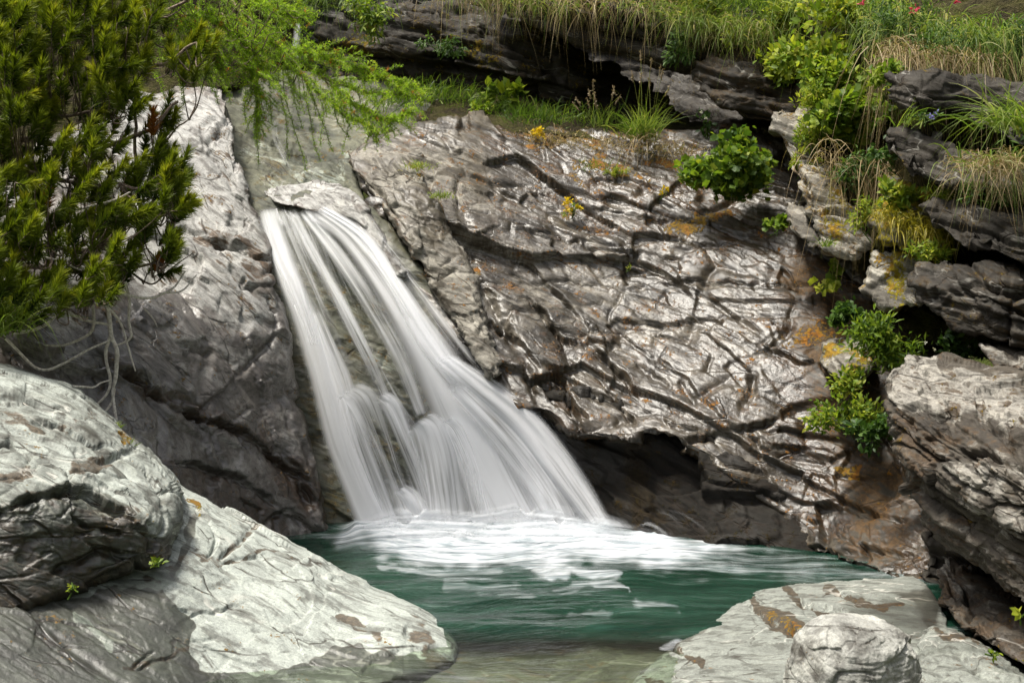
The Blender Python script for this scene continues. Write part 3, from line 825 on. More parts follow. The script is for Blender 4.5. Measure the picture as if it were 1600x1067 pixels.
# ---- right bank
rock_patch("rblock", "boulder", m_right, F_RIGHT,
    [(1380, 602), (1388, 580), (1412, 560), (1440, 547), (1490, 553), (1540, 568), (1600, 580), (1680, 596), (1680, 985), (1590, 925), (1545, 888), (1500, 862), (1470, 835), (1445, 800), (1425, 765), (1408, 715), (1402, 680), (1386, 650)],
    [(1385, 605, 6.85), (1440, 550, 7.15), (1540, 568, 7.1), (1680, 600, 6.9), (1680, 800, 5.6), (1400, 660, 6.65), (1440, 640, 6.6), (1520, 660, 6.35), (1600, 690, 6.05), (1430, 760, 6.5), (1480, 740, 6.25), (1490, 850, 6.4), (1560, 860, 6.1), (1600, 920, 6.0), (1680, 960, 5.7), (1600, 800, 5.75)],
    spacing=1.55, back=1.2, R=20, rim=.14, rag=4, relief=dict(big=.03, facet=.045, size=(.9, .5, .3), ledge=.012, layer=.16, fine=.004, micro=.002, crack=.03, strata=(.11, .032)),
    feats=[('step', [(1385, 632), (1440, 628), (1470, 640), (1520, 650), (1600, 672), (1680, 690)], 16, .05), ('step', [(1400, 600), (1470, 605), (1560, 640), (1680, 670)], 10, .035), ('step', [(1470, 690), (1540, 700), (1600, 720), (1680, 750)], 22, .07),
           ('step', [(1455, 790), (1452, 730), (1475, 695)], 22, .06), ('step', [(1500, 700), (1545, 770), (1560, 830), (1545, 870)], 20, .07), ('crack', [(1400, 690), (1440, 720), (1452, 740)], 5, .05), ('step', [(1430, 572), (1500, 585), (1580, 615)], 9, .03)],
    paint=dict(wet=(-.3, [('poly', [(1400, 680), (1450, 700), (1500, 800), (1600, 900), (1450, 830)], 20, .2)]), pale=(.3, [('poly', [(1385, 600), (1420, 560), (1480, 575), (1680, 640), (1680, 690), (1500, 640), (1400, 640)], 12, .78), ('line', [(1460, 720), (1530, 740), (1560, 830)], 28, .5), ('line', [(1410, 555), (1450, 560)], 14, .9), ('line', [(1600, 740), (1680, 790)], 26, .45)]),
               brown=(.3, [('poly', [(1390, 660), (1440, 650), (1480, 700), (1440, 790), (1500, 860), (1640, 940), (1480, 850), (1410, 730)], 18, .75), ('line', [(1440, 660), (1580, 690)], 18, .6)]), moss=(-.4, [('line', [(1582, 655), (1592, 662)], 8, .6)])),
    label="massive layered grey boulder at the right edge above a dark hollow", cat="boulder")
rock_patch("rtop", "rock", m_right, F_RIGHT,
    [(1530, 540), (1560, 526), (1620, 522), (1680, 520), (1680, 620), (1600, 600), (1545, 580)],
    [(1530, 545, 7.35), (1680, 520, 7.3), (1680, 620, 6.85), (1560, 580, 7.15)],
    spacing=2.2, back=.8, R=14, rim=.1, relief=dict(big=.02, facet=.05, size=(.4, .3, .2), ledge=.01, layer=.1, fine=.005, micro=.003, crack=.02, strata=(.07, .02)),
    paint=dict(wet=(-.3, []), pale=(.3, [('line', [(1530, 545), (1680, 575)], 14, .6)]), brown=(.35, []), moss=(-.4, [])),
    label="small brownish rock wedge lying on top of the massive right boulder", cat="rock")
rock_patch("rlow", "boulder", m_right, F_RIGHT,
    [(1462, 885), (1475, 862), (1500, 872), (1560, 905), (1680, 960), (1680, 1075), (1600, 1048), (1540, 1010), (1500, 975), (1466, 950)],
    [(1465, 890, 6.85), (1500, 875, 6.9), (1600, 930, 6.6), (1680, 970, 6.3), (1680, 1075, 5.6), (1540, 1000, 6.05), (1470, 945, 6.55), (1570, 970, 6.15)],
    spacing=1.7, back=1.0, R=16, rim=.12, relief=dict(big=.03, facet=.05, size=(.5, .3, .2), ledge=.01, layer=.12, fine=.005, micro=.003, crack=.03, strata=(.1, .03)),
    feats=[('crack', [(1470, 900), (1500, 930), (1600, 980)], 8, .05)],
    paint=dict(wet=(.3, []), pale=(.25, [('line', [(1475, 880), (1490, 920)], 10, .7)]), brown=(.6, []), moss=(-.3, [('line', [(1530, 1010), (1600, 1045)], 8, .3)])),
    label="low brown banded boulder under the dark hollow at the right edge", cat="boulder")
rock_patch("rfoot", "rock_slab", m_slab, F_FRONT,
    [(1435, 995), (1452, 975), (1500, 978), (1545, 1012), (1610, 1050), (1690, 1070), (1690, 1160), (1400, 1160)],
    [(1440, 990, 6.1), (1500, 980, 6.2), (1600, 1045, 5.7), (1690, 1075, 5.5), (1500, 1080, 5.35), (1420, 1140, 5.1), (1690, 1150, 5.0)],
    spacing=2.2, back=.8, R=18, rim=.12, relief=dict(big=.03, facet=.03, size=(.4, .3, .2), ledge=.012, fine=.007, micro=.003, crack=.02),
    feats=[('crack', [(1450, 1000), (1500, 1020), (1560, 1060)], 6, .04)],
    paint=dict(wet=(.1, []), pale=(.55, []), brown=(.15, [('line', [(1480, 985), (1520, 1000)], 12, .8)]), moss=(-.3, [('line', [(1530, 1008), (1600, 1046)], 7, .5)])),
    label="grey green rock ledge in the bottom right corner of the scene", cat="rock slab")
rock_patch("fslab", "rock_slab", m_slab, F_FRONT,
    [(975, 1080), (1000, 1046), (1060, 1006), (1120, 966), (1160, 932), (1180, 922), (1235, 911), (1330, 907), (1425, 902), (1448, 912), (1480, 960), (1480, 1160), (940, 1160)],
    [(1000, 1062, 5.72), (1060, 1010, 6.15), (1165, 935, 7.02), (1240, 915, 7.28), (1430, 908, 7.35), (1475, 940, 6.9), (1300, 1000, 6.1), (1110, 1040, 5.78), (1210, 975, 6.42), (1200, 1120, 5.25), (1475, 1120, 5.2), (960, 1140, 5.2)],
    spacing=1.5, back=.8, R=16, rim=.07, rag=3, down=.35, relief=dict(big=.02, facet=.009, size=(.9, .6, .4), ledge=.004, layer=.1, fine=.0022, micro=.0012, crack=.004),
    feats=[('step', [(1160, 940), (1200, 965), (1250, 985), (1275, 1003)], 22, .075), ('step', [(1225, 918), (1260, 938), (1300, 948), (1340, 966)], 14, .04), ('crack', [(1290, 920), (1340, 938), (1400, 945)], 5, .03), ('crack', [(1040, 1005), (1070, 1018), (1100, 1025)], 5, .03),
           ('crack', [(995, 1055), (1030, 1060), (1050, 1075)], 5, .03), ('crack', [(1115, 1035), (1150, 1050)], 4, .02)],
    paint=dict(wet=(.0, [('poly', [(1400, 925), (1480, 915), (1480, 1000), (1440, 990)], 16, .8), ('line', [(985, 1060), (1160, 930)], 7, .8)]), pale=(.72, [('poly', [(1330, 945), (1480, 920), (1480, 1010), (1400, 1000)], 22, .2)]),
               brown=(-.2, [('poly', [(1155, 938), (1178, 934), (1240, 962), (1278, 990), (1258, 1006), (1200, 980)], 6, 1.0), ('line', [(1222, 916), (1262, 939), (1340, 966)], 8, .95), ('line', [(1290, 920), (1340, 938), (1400, 946)], 6, .8), ('line', [(1050, 1005), (1098, 1024)], 7, .85), ('line', [(998, 1052), (1040, 1066)], 8, .6)]),
               moss=(-.4, [('line', [(1200, 962), (1260, 996)], 11, .62)])),
    label="smooth grey slab with mossy cracks at the pool's lower right edge", cat="rock slab")
rock_blob("wboulder", "boulder", m_round, F_RIGHT, tuple(unproj(1332, 1066, 5.3)), (.225, .22, .235), rot=(.1, .12, .5), nseg=170, power=3.0,
    relief=dict(big=.05, facet=.03, size=(.34, .3, .3), ledge=.0, layer=.3, fine=.005, micro=.005, crack=.003), seed=3.0,
    paint=dict(wet=(-.4, []), pale=(.85, [('line', [(1240, 1020), (1260, 1060)], 26, .55)]), brown=(-.1, [('line', [(1350, 1000), (1400, 985)], 12, .35)]), moss=(-.5, [])),
    label="rounded light grey boulder resting on the slab at the bottom right", cat="boulder")

# ---- right overhang
REL_D = dict(big=.04, facet=.06, size=(.7, .5, .4), ledge=.008, layer=.22, fine=.004, micro=.002, crack=.04, strata=(.12, .045))
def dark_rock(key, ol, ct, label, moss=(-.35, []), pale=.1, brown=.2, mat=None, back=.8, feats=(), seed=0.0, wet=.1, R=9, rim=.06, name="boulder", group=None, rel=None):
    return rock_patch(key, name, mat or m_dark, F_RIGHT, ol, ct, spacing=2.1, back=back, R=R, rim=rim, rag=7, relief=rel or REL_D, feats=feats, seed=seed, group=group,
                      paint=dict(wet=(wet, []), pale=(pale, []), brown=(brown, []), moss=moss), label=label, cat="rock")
dark_rock("o1", [(1383, 150), (1394, 122), (1425, 106), (1470, 104), (1540, 120), (1680, 140), (1680, 260), (1560, 215), (1490, 182), (1420, 178)],
          [(1385, 150, 8.3), (1470, 106, 8.3), (1680, 140, 8.0), (1680, 260, 7.7), (1490, 180, 8.2), (1440, 145, 8.1)], "dark jutting rock under the grassy overhang at the upper right", pale=.2, seed=1)
dark_rock("o2", [(1376, 222), (1388, 196), (1430, 194), (1480, 205), (1560, 250), (1680, 280), (1680, 330), (1540, 300), (1470, 290), (1410, 268)],
          [(1378, 220, 8.2), (1430, 196, 8.25), (1680, 280, 7.8), (1680, 330, 7.6), (1410, 262, 8.05), (1470, 250, 7.95)], "dark wedge shaped rock below the topmost jutting rock", pale=.12, seed=2)
dark_rock("o3", [(1436, 322), (1470, 300), (1530, 302), (1600, 318), (1680, 330), (1680, 440), (1580, 410), (1500, 385), (1452, 350)],
          [(1438, 322, 7.9), (1530, 304, 7.9), (1680, 330, 7.6), (1680, 440, 7.3), (1500, 380, 7.7), (1560, 360, 7.55)], "dark layered ledge beneath the dry grass clump on the right", pale=.2, seed=3)
dark_rock("o4", [(1420, 432), (1432, 408), (1470, 398), (1510, 392), (1600, 410), (1680, 420), (1680, 560), (1560, 540), (1500, 520), (1450, 492), (1424, 465)],
          [(1424, 430, 7.75), (1480, 398, 7.8), (1680, 420, 7.5), (1680, 560, 7.1), (1500, 518, 7.5), (1450, 485, 7.6), (1540, 460, 7.3)], "dark broken rock stack just above the massive right boulder", pale=.28, brown=.35, seed=4,
          feats=[('step', [(1425, 460), (1500, 450), (1600, 480), (1680, 500)], 16, .09), ('step', [(1500, 425), (1580, 440), (1680, 465)], 14, .08), ('crack', [(1480, 400), (1500, 450), (1540, 530)], 7, .06)])
dark_rock("m1", [(1362, 338), (1372, 300), (1400, 272), (1440, 296), (1480, 345), (1495, 395), (1470, 412), (1420, 398), (1375, 375)],
          [(1364, 340, 8.6), (1400, 275, 8.7), (1480, 350, 8.3), (1490, 400, 8.15), (1400, 385, 8.4), (1430, 340, 8.35)], "yellow mossy boulder below the dark wedge shaped rock", moss=(.85, [('line', [(1365, 355), (1440, 400)], 16, .1)]), mat=m_mossy, seed=5)
dark_rock("m2", [(1352, 425), (1362, 388), (1395, 388), (1425, 400), (1440, 440), (1440, 485), (1395, 485), (1356, 470)],
          [(1354, 430, 8.6), (1370, 390, 8.65), (1425, 402, 8.5), (1440, 480, 8.2), (1365, 468, 8.45)], "square pale stone with orange moss running down its front", moss=(.0, [('line', [(1405, 395), (1410, 430), (1400, 480)], 24, .85)]), mat=m_mossy, pale=.55, seed=6)
dark_rock("l1", [(1205, 180), (1225, 166), (1262, 165), (1285, 215), (1310, 280), (1345, 345), (1365, 385), (1330, 398), (1290, 388), (1258, 330), (1235, 262)],
          [(1210, 180, 9.9), (1262, 168, 9.9), (1310, 280, 9.4), (1360, 380, 8.9), (1300, 388, 9.0), (1240, 260, 9.5), (1275, 280, 9.35)], "leaning pale brown slab with ochre moss, below the bushy bank", moss=(-.1, [('line', [(1265, 190), (1275, 225), (1300, 290), (1310, 360)], 26, .62)]), mat=m_mossy, pale=.5, brown=.4, seed=7,
          feats=[('step', [(1242, 215), (1250, 262), (1285, 330), (1310, 380)], 12, .1)])
dark_rock("l2", [(1226, 318), (1240, 310), (1262, 332), (1284, 372), (1292, 390), (1262, 388), (1238, 360)],
          [(1228, 318, 9.5), (1245, 312, 9.5), (1290, 385, 9.05), (1245, 365, 9.2)], "small grey slab tucked under the leaning pale brown slab", mat=m_mossy, pale=.3, seed=8, rel=dict(big=.02, facet=.03, size=(.3, .2, .15), ledge=.006, fine=.004, micro=.003, crack=.01, strata=(.06, .014)))
dark_rock("d1", [(1278, 562), (1286, 535), (1320, 525), (1352, 532), (1368, 560), (1362, 596), (1320, 602), (1288, 590)],
          [(1280, 560, 8.75), (1320, 527, 8.8), (1365, 560, 8.6), (1320, 600, 8.45), (1325, 560, 8.5)], "small rounded stone with orange moss among the leafy plants on the right", moss=(.1, [('line', [(1300, 540), (1355, 555), (1340, 595)], 14, .8)]), mat=m_mossy, pale=.4, seed=9,
          rel=dict(big=.02, facet=.03, size=(.25, .2, .15), ledge=.006, fine=.004, micro=.003, crack=.01, strata=(.06, .014)))
dark_rock("d2", [(1300, 640), (1325, 630), (1358, 645), (1362, 672), (1330, 680), (1304, 668)], [(1302, 645, 8.5), (1358, 645, 8.4), (1330, 678, 8.25), (1330, 650, 8.3)],
          "small dark wet stone among low plants beside the massive right boulder", pale=.1, wet=.6, seed=10, rel=dict(big=.02, facet=.03, size=(.25, .2, .15), ledge=.006, fine=.004, micro=.003, crack=.01, strata=(.06, .014)))
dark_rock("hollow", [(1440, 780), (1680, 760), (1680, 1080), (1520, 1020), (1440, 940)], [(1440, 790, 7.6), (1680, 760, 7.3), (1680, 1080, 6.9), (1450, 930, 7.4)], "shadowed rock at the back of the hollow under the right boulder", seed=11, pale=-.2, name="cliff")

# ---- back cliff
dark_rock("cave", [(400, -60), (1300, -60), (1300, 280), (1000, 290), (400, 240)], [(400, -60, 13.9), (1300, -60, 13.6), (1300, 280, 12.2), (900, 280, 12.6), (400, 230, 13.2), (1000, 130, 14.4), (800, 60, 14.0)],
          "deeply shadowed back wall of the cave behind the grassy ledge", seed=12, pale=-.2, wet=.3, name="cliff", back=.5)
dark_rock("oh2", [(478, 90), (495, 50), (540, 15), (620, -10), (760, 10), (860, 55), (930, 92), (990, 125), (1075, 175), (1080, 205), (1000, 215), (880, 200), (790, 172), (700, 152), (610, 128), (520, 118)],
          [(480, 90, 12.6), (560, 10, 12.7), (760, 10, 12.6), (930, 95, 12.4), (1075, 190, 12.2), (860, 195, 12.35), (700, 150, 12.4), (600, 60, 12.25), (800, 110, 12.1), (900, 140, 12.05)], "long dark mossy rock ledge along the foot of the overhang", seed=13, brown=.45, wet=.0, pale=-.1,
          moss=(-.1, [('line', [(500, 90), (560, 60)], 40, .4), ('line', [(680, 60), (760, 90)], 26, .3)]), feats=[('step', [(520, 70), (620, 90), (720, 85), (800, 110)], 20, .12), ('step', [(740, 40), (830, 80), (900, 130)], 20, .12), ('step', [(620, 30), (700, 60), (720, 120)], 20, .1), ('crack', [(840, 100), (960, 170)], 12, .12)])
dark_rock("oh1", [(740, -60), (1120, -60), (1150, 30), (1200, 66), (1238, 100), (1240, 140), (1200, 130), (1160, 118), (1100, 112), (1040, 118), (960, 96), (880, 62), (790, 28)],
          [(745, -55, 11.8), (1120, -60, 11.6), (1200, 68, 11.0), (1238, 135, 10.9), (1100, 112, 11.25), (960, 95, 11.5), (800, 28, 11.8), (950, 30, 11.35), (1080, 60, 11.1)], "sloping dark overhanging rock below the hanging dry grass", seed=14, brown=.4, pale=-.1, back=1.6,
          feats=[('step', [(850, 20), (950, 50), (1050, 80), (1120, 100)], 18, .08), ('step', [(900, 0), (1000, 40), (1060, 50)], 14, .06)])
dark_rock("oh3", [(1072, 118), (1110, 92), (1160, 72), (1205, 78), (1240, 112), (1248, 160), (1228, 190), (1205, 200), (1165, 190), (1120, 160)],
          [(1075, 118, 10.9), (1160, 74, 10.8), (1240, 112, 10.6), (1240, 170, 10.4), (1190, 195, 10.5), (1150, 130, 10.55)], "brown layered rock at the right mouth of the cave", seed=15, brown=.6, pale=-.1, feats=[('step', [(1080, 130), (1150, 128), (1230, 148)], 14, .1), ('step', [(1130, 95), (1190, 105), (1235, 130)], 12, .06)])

# ---- earth banks, hillside, stream bed, ground
def soil_material(name, a, b, c_):
    M = Mat(name)
    pos = M.n("ShaderNodeNewGeometry").outputs["Position"]
    n1 = M.noise(pos, 5, 6, .65); n2_ = M.noise(pos, 40, 4, .65)
    c = M.mix(M.rng(n1, .38, .62), a, b)
    c = M.mix(M.math('MULTIPLY', M.rng(n2_, .45, .65), .6), c, c_)
    h = M.math('ADD', n1, M.math('MULTIPLY', n2_, .6))
    bp = M.n("ShaderNodeBump", {"Strength": .9, "Distance": .05, "Height": h})
    bs = M.n("ShaderNodeBsdfPrincipled", {"Base Color": c, "Roughness": .95, "Normal": bp.outputs[0], "Specular IOR Level": .1})
    M.t.links.new(bs.outputs[0], M.out.inputs[0])
    return M.m
m_soil = soil_material("mossy_soil", (.02, .016, .01), (.05, .05, .014), (.07, .055, .03))
m_hill = soil_material("hill_turf", (.03, .045, .01), (.07, .09, .02), (.10, .085, .04))
REL_S = dict(big=.12, facet=.06, size=(.4, .4, .4), ledge=0, fine=.02, micro=.008, crack=.03)
rock_patch("rbank", "right_bank", m_soil, F_BACK, [(1195, -60), (1700, -60), (1700, 560), (1400, 540), (1330, 400), (1260, 330), (1215, 180)],
    [(1200, -60, 11.3), (1450, -60, 10.0), (1700, -60, 9.0), (1700, 200, 8.6), (1700, 540, 7.9), (1420, 530, 8.7), (1340, 400, 9.2), (1240, 180, 10.4), (1330, 150, 9.9), (1450, 100, 9.2), (1390, 260, 9.3)],
    spacing=4, back=.6, R=12, relief=REL_S, kind="structure")
rock_patch("lbank", "left_bank", m_soil, F_BACK, [(-90, -90), (480, -90), (470, 60), (420, 125), (330, 150), (250, 240), (120, 420), (-90, 560)],
    [(-90, -90, 10.5), (480, -90, 13), (460, 80, 12.6), (330, 150, 11.3), (200, 260, 10.3), (100, 420, 9.4), (-90, 540, 8.4), (-90, 250, 9.5), (150, 60, 11.2)],
    spacing=4, back=.6, R=12, relief=REL_S, kind="structure")
rock_patch("ledge", "grassy_ledge", m_soil, F_BACK, [(560, 150), (640, 128), (800, 140), (900, 175), (1080, 190), (1230, 190), (1230, 260), (1000, 240), (900, 215), (760, 205), (600, 225)],
    [(560, 160, 12.0), (640, 130, 12.4), (800, 145, 12.3), (1000, 185, 12.2), (1230, 190, 11.2), (1230, 255, 10.7), (1000, 232, 11.0), (900, 205, 11.2), (760, 198, 11.25), (600, 220, 11.2)],
    spacing=3, back=.3, R=10, relief=dict(big=.03, facet=.02, size=(.3, .3, .3), ledge=0, fine=.012, micro=.006, crack=.01), kind="structure")

def bed_z(x, y):
    deep = sstep(6.85, 7.15, y + .1 * perlin(np.stack([x * 1.3, y * 0, x * 0 + 4], 1)))
    z = -.10 - .85 * deep
    return z
gx = np.linspace(-3.2, 3.2, 300); gy = np.linspace(4.2, 9.8, 280)
X, Yv = np.meshgrid(gx, gy); x, y = X.ravel().astype(f32), Yv.ravel().astype(f32)
p3 = np.stack([x, y, 0 * x], 1)
z = bed_z(x, y) + .06 * fbm(p3 * 1.6, 4) + .035 * np.maximum(0, .6 - worley(p3 * np.array([4.5, 4.5, 1], f32))[0]) * 1.4
idx = np.arange(len(x)).reshape(len(gy), len(gx))
grid_q = lambda idx: np.stack([idx[:-1, :-1], idx[:-1, 1:], idx[1:, 1:], idx[1:, :-1]], -1).reshape(-1, 4)
m_bed = rock_material("stream_bed_rock", F_FRONT, dark=(.05, .052, .04), mid=(.12, .122, .09), pale=(.24, .24, .18), brown=(.12, .085, .045), streak=.4, bump=.8)
bedo = add("stream_bed", m_bed, np.stack([x, y, z], 1), grid_q(idx), attrs=dict(pale=np.full(len(x), .2), brown=np.full(len(x), .3), moss=np.full(len(x), -.5), wet=np.full(len(x), .3)), origin=(0, 7, -1))
tag(bedo, kind="structure")
# hillside and ground: one sheet that is a gully round the stream and rises behind and to both sides
gx = np.linspace(-1, 1, 281); gx = np.sign(gx) * (np.abs(gx) ** 3.4 * 144 + np.abs(gx) * 6)
gy = np.concatenate([np.linspace(-120, -6, 30), np.linspace(-4, 24, 190), np.linspace(26, 160, 40)])
X, Yv = np.meshgrid(gx, gy); x, y = X.ravel(), Yv.ravel()
def bank_height(x, y):
    side = np.maximum(np.abs(x) - np.maximum(1.75, .4 * np.minimum(y, 16)) - .1, 0)
    return side, np.minimum(side * 2.4, 3.9) + np.maximum(side - 1.6, 0) * .5
side, zz = bank_height(x, y)
bk = np.maximum(y - 15.5, 0)
zb = np.where(y > 15.5, 3.4 + np.minimum(bk * 1.1, 9) + bk * .12, -99)
zz = np.maximum(zz - 1.3, zb)
pg = np.stack([x, y, zz], 1)
zz = zz + (.35 * fbm(pg * .6, 3) + .22 * fbm(pg * 2.1, 3)) * np.clip(side * 1.5 + bk, 0, 1)
idx = np.arange(len(x)).reshape(len(gy), len(gx))
go = add("ground", m_hill, np.stack([x, y, zz], 1), grid_q(idx), origin=(0, 0, -1.3))
tag(go, kind="structure")

# ============================================================ WATER
def water_material(name, seed_freq=30.0):
    M = Mat(name)
    uv = M.n("ShaderNodeAttribute", attribute_name="flow").outputs["Vector"]
    dens, edge = M.attr("dens"), M.attr("edge")
    a = M.n("ShaderNodeMapping", {"Vector": uv, "Scale": (seed_freq, .75, 1)}).outputs[0]
    b = M.n("ShaderNodeMapping", {"Vector": uv, "Scale": (seed_freq * 2.7, 1.3, 1)}).outputs[0]
    c = M.n("ShaderNodeMapping", {"Vector": uv, "Scale": (seed_freq * .3, .9, 1)}).outputs[0]
    n1 = M.noise(a, 1.0, 3, .6); n2_ = M.noise(b, 1.0, 2, .6); n3 = M.noise(c, 1.0, 2, .5)
    st = M.math('ADD', M.math('ADD', M.math('MULTIPLY', n1, .46), M.math('MULTIPLY', n2_, .12)), M.math('MULTIPLY', n3, .42))
    v = M.math('ADD', M.math('MULTIPLY', M.math('SUBTRACT', st, .5), 3.1), M.math('MULTIPLY', dens, 1.0))
    al = M.math('MULTIPLY', M.rng(v, .08, .98), edge)
    al = M.math('MINIMUM', al, .97)
    d = M.n("ShaderNodeBsdfDiffuse", {"Color": (.96, .965, .98, 1)})
    t = M.n("ShaderNodeBsdfTranslucent", {"Color": (.93, .94, .97, 1)})
    m1 = M.n("ShaderNodeMixShader", {0: .5, 1: d.outputs[0], 2: t.outputs[0]})
    tr = M.n("ShaderNodeBsdfTransparent")
    m2 = M.n("ShaderNodeMixShader", {0: al, 1: tr.outputs[0], 2: m1.outputs[0]})
    M.t.links.new(m2.outputs[0], M.out.inputs[0])
    return M.m
m_fall = water_material("falling_water")

RIB = [0]
def ribbon(name, pts, widths, dens, depth, off=.08, bulge=.05, parent=None, nu=18, nv=70, fade=(.06, .04), label=None, cat=None, kind=None, mat=None, hard=.32):
    RIB[0] += 1
    sd = RIB[0]
    c = catmull(pts, nv)
    w = np.interp(np.linspace(0, 1, nv), np.linspace(0, 1, len(widths)), widths)
    dn = np.interp(np.linspace(0, 1, nv), np.linspace(0, 1, len(dens)), dens)
    tg = np.gradient(c, axis=0); tg /= np.linalg.norm(tg, axis=1)[:, None]
    nr = np.stack([-tg[:, 1], tg[:, 0]], 1)
    nr = np.where(nr[:, :1] < 0, -nr, nr) * .55 + np.array([1, 0]) * .45
    nr /= np.linalg.norm(nr, axis=1)[:, None]
    u = np.linspace(-1, 1, nu)
    px = c[:, None, 0] + nr[:, None, 0] * u[None] * w[:, None] * .5
    py = c[:, None, 1] + nr[:, None, 1] * u[None] * w[:, None] * .5
    Y = depth(px.ravel(), py.ravel()).reshape(px.shape) if callable(depth) else np.interp(np.linspace(0, 1, nv), np.linspace(0, 1, len(depth)), depth)[:, None] + 0 * px
    lat = 1 - u ** 2
    wob = perlin(np.stack([u[None] * 3 + 0 * px, np.linspace(0, 2.5, nv)[:, None] + 0 * px, 0 * px + sd * 3.7], -1).reshape(-1, 3)).reshape(px.shape)
    Y = Y - off - bulge * lat[None] - .02 * wob
    v = unproj(px.ravel(), py.ravel(), Y.ravel())
    mid = v.reshape(nv, nu, 3)[:, nu // 2]
    ln = np.concatenate([[0], np.cumsum(np.linalg.norm(np.diff(mid, axis=0), axis=1))])
    wm = w * Y[:, nu // 2] / FPX
    uv = np.stack([(u[None] * wm.mean() * .5 + 0 * px) + sd * 5.31, ln[:, None] + 0 * px], -1).reshape(-1, 2)
    t = np.linspace(0, 1, nv)
    edge = (np.clip((1 - np.abs(u)) / hard, 0, 1) ** 1.3)[None] * (sstep(0, fade[0], t) * sstep(1.0001, 1 - fade[1], t))[:, None]
    idx = np.arange(nu * nv).reshape(nv, nu)
    o = add(name, mat or m_fall, v, grid_q(idx)[:, ::-1], attrs=dict(dens=np.repeat(dn, nu), edge=edge.ravel()), uv=uv, parent=parent)
    if label: tag(o, label, cat)
    if kind: tag(o, kind=kind)
    return o

cd = ROCK["chute"][0]
fall = thing("waterfall", "white veil of falling water fanning down the rock into the green pool", "waterfall", tuple(unproj(750, 820, 9.0)))
VEIL = [
    # broad thin veils
    ([(486, 328), (540, 450), (600, 580), (680, 700), (740, 825)], [120, 185, 225, 290, 345], [.12, -.08, -.12, .08, .38], .07, .06, .22),
    ([(560, 360), (630, 470), (700, 570), (780, 680), (850, 822)], [60, 110, 130, 190, 200], [.36, .36, .36, .28, .34], .10, .06, .35),
    ([(462, 332), (520, 470), (570, 600), (630, 720), (670, 825)], [80, 95, 120, 150, 170], [.28, .08, .0, .1, .36], .085, .04, .3),
    # left bright strand
    ([(412, 326), (446, 425), (478, 500), (505, 590), (533, 690), (565, 770), (592, 826)], [26, 40, 50, 50, 56, 60, 74], [.95, .92, .98, .95, .9, .9, .95], .12, .035, .5),
    ([(417, 324), (440, 395), (462, 450), (492, 540)], [30, 40, 34, 22], [.8, .9, .8, .4], .14, .02, .5),
    ([(488, 480), (530, 590), (560, 690), (610, 822)], [24, 44, 40, 40], [.5, .75, .6, .7], .12, .02, .5),
    # main right strand
    ([(488, 326), (545, 368), (592, 425), (640, 500), (676, 560), (715, 640), (760, 730), (806, 824)], [36, 44, 56, 66, 84, 96, 110, 120], [.95, .98, .98, 1.0, 1.02, 1.0, .9, .9], .15, .05, .5),
    ([(496, 322), (570, 372), (622, 452), (668, 530), (720, 600)], [18, 24, 30, 44, 40], [.9, 1.0, 1.0, 1.0, .7], .19, .02, .5),
    ([(472, 328), (522, 390), (575, 470), (625, 560), (660, 650)], [22, 28, 30, 30, 26], [.9, .75, .6, .6, .6], .13, .02, .5),
    ([(453, 328), (490, 400), (540, 490), (590, 590), (630, 680)], [22, 24, 26, 30, 24], [.75, .55, .55, .5, .4], .11, .02, .5),
    ([(436, 328), (466, 400), (505, 490), (552, 600)], [18, 20, 20, 22], [.65, .45, .4, .3], .11, .02, .5),
    # right fan
    ([(688, 556), (750, 605), (812, 655), (862, 715), (905, 775), (940, 826)], [34, 48, 60, 58, 52, 44], [.85, .9, .9, .85, .85, .8], .22, .05, .5),
    ([(700, 590), (760, 650), (815, 715), (860, 780), (880, 825)], [40, 50, 60, 60, 66], [.7, .75, .7, .6, .62], .22, .04, .5),
    ([(705, 560), (775, 604), (840, 662), (895, 730), (945, 812)], [18, 22, 26, 26, 26], [.6, .7, .6, .5, .4], .22, .02, .5),
    # lower shelf cascades
    ([(650, 655), (668, 668), (682, 710), (692, 770), (698, 826)], [46, 72, 80, 80, 86], [.6, .85, .75, .7, .85], .15, .09, .45),
    ([(690, 650), (715, 672), (740, 730), (752, 780), (765, 826)], [44, 56, 60, 60, 60], [.6, .72, .55, .45, .6], .14, .07, .45),
    ([(535, 608), (560, 625), (585, 680), (610, 745), (640, 826)], [50, 72, 60, 46, 56], [.5, .68, .4, .4, .75], .11, .05, .45),
    ([(590, 615), (612, 635), (640, 700), (665, 770), (672, 826)], [30, 40, 36, 30, 34], [.6, .7, .45, .5, .7], .14, .04, .45),
    ([(622, 760), (640, 775), (652, 800), (660, 828)], [26, 40, 44, 50], [.5, .8, .85, .9], .17, .05, .45),
    ([(790, 660), (820, 690), (845, 750), (862, 824)], [26, 46, 60, 66], [.4, .5, .5, .5], .16, .04, .45),
]
for pts, w, dn, off, bu, hd in VEIL:
    ribbon("water_strand", pts, w, dn, cd, off, bu, fall, hard=hd, fade=(.05 if pts[0][1] < 560 else .16, .02))
# thin spray arcs at the right foot
for pts, w, dn in (([(1012, 800), (1040, 799), (1064, 814), (1090, 842)], [8, 14, 18, 16], [.0, .22, .16, .0]), ([(1000, 812), (1028, 814), (1052, 830), (1070, 850)], [8, 16, 20, 18], [.0, .25, .2, .05]),
                   ([(1026, 792), (1062, 802), (1095, 824), (1118, 846)], [6, 10, 12, 10], [-.1, .1, .1, -.1]), ([(985, 822), (1010, 819), (1034, 832), (1048, 850)], [8, 16, 18, 18], [.0, .25, .25, .1])):
    ribbon("water_spray", pts, w, dn, (8.62, 8.46), 0, .01, fall, nu=9, nv=30, hard=1.0, fade=(.3, .3))
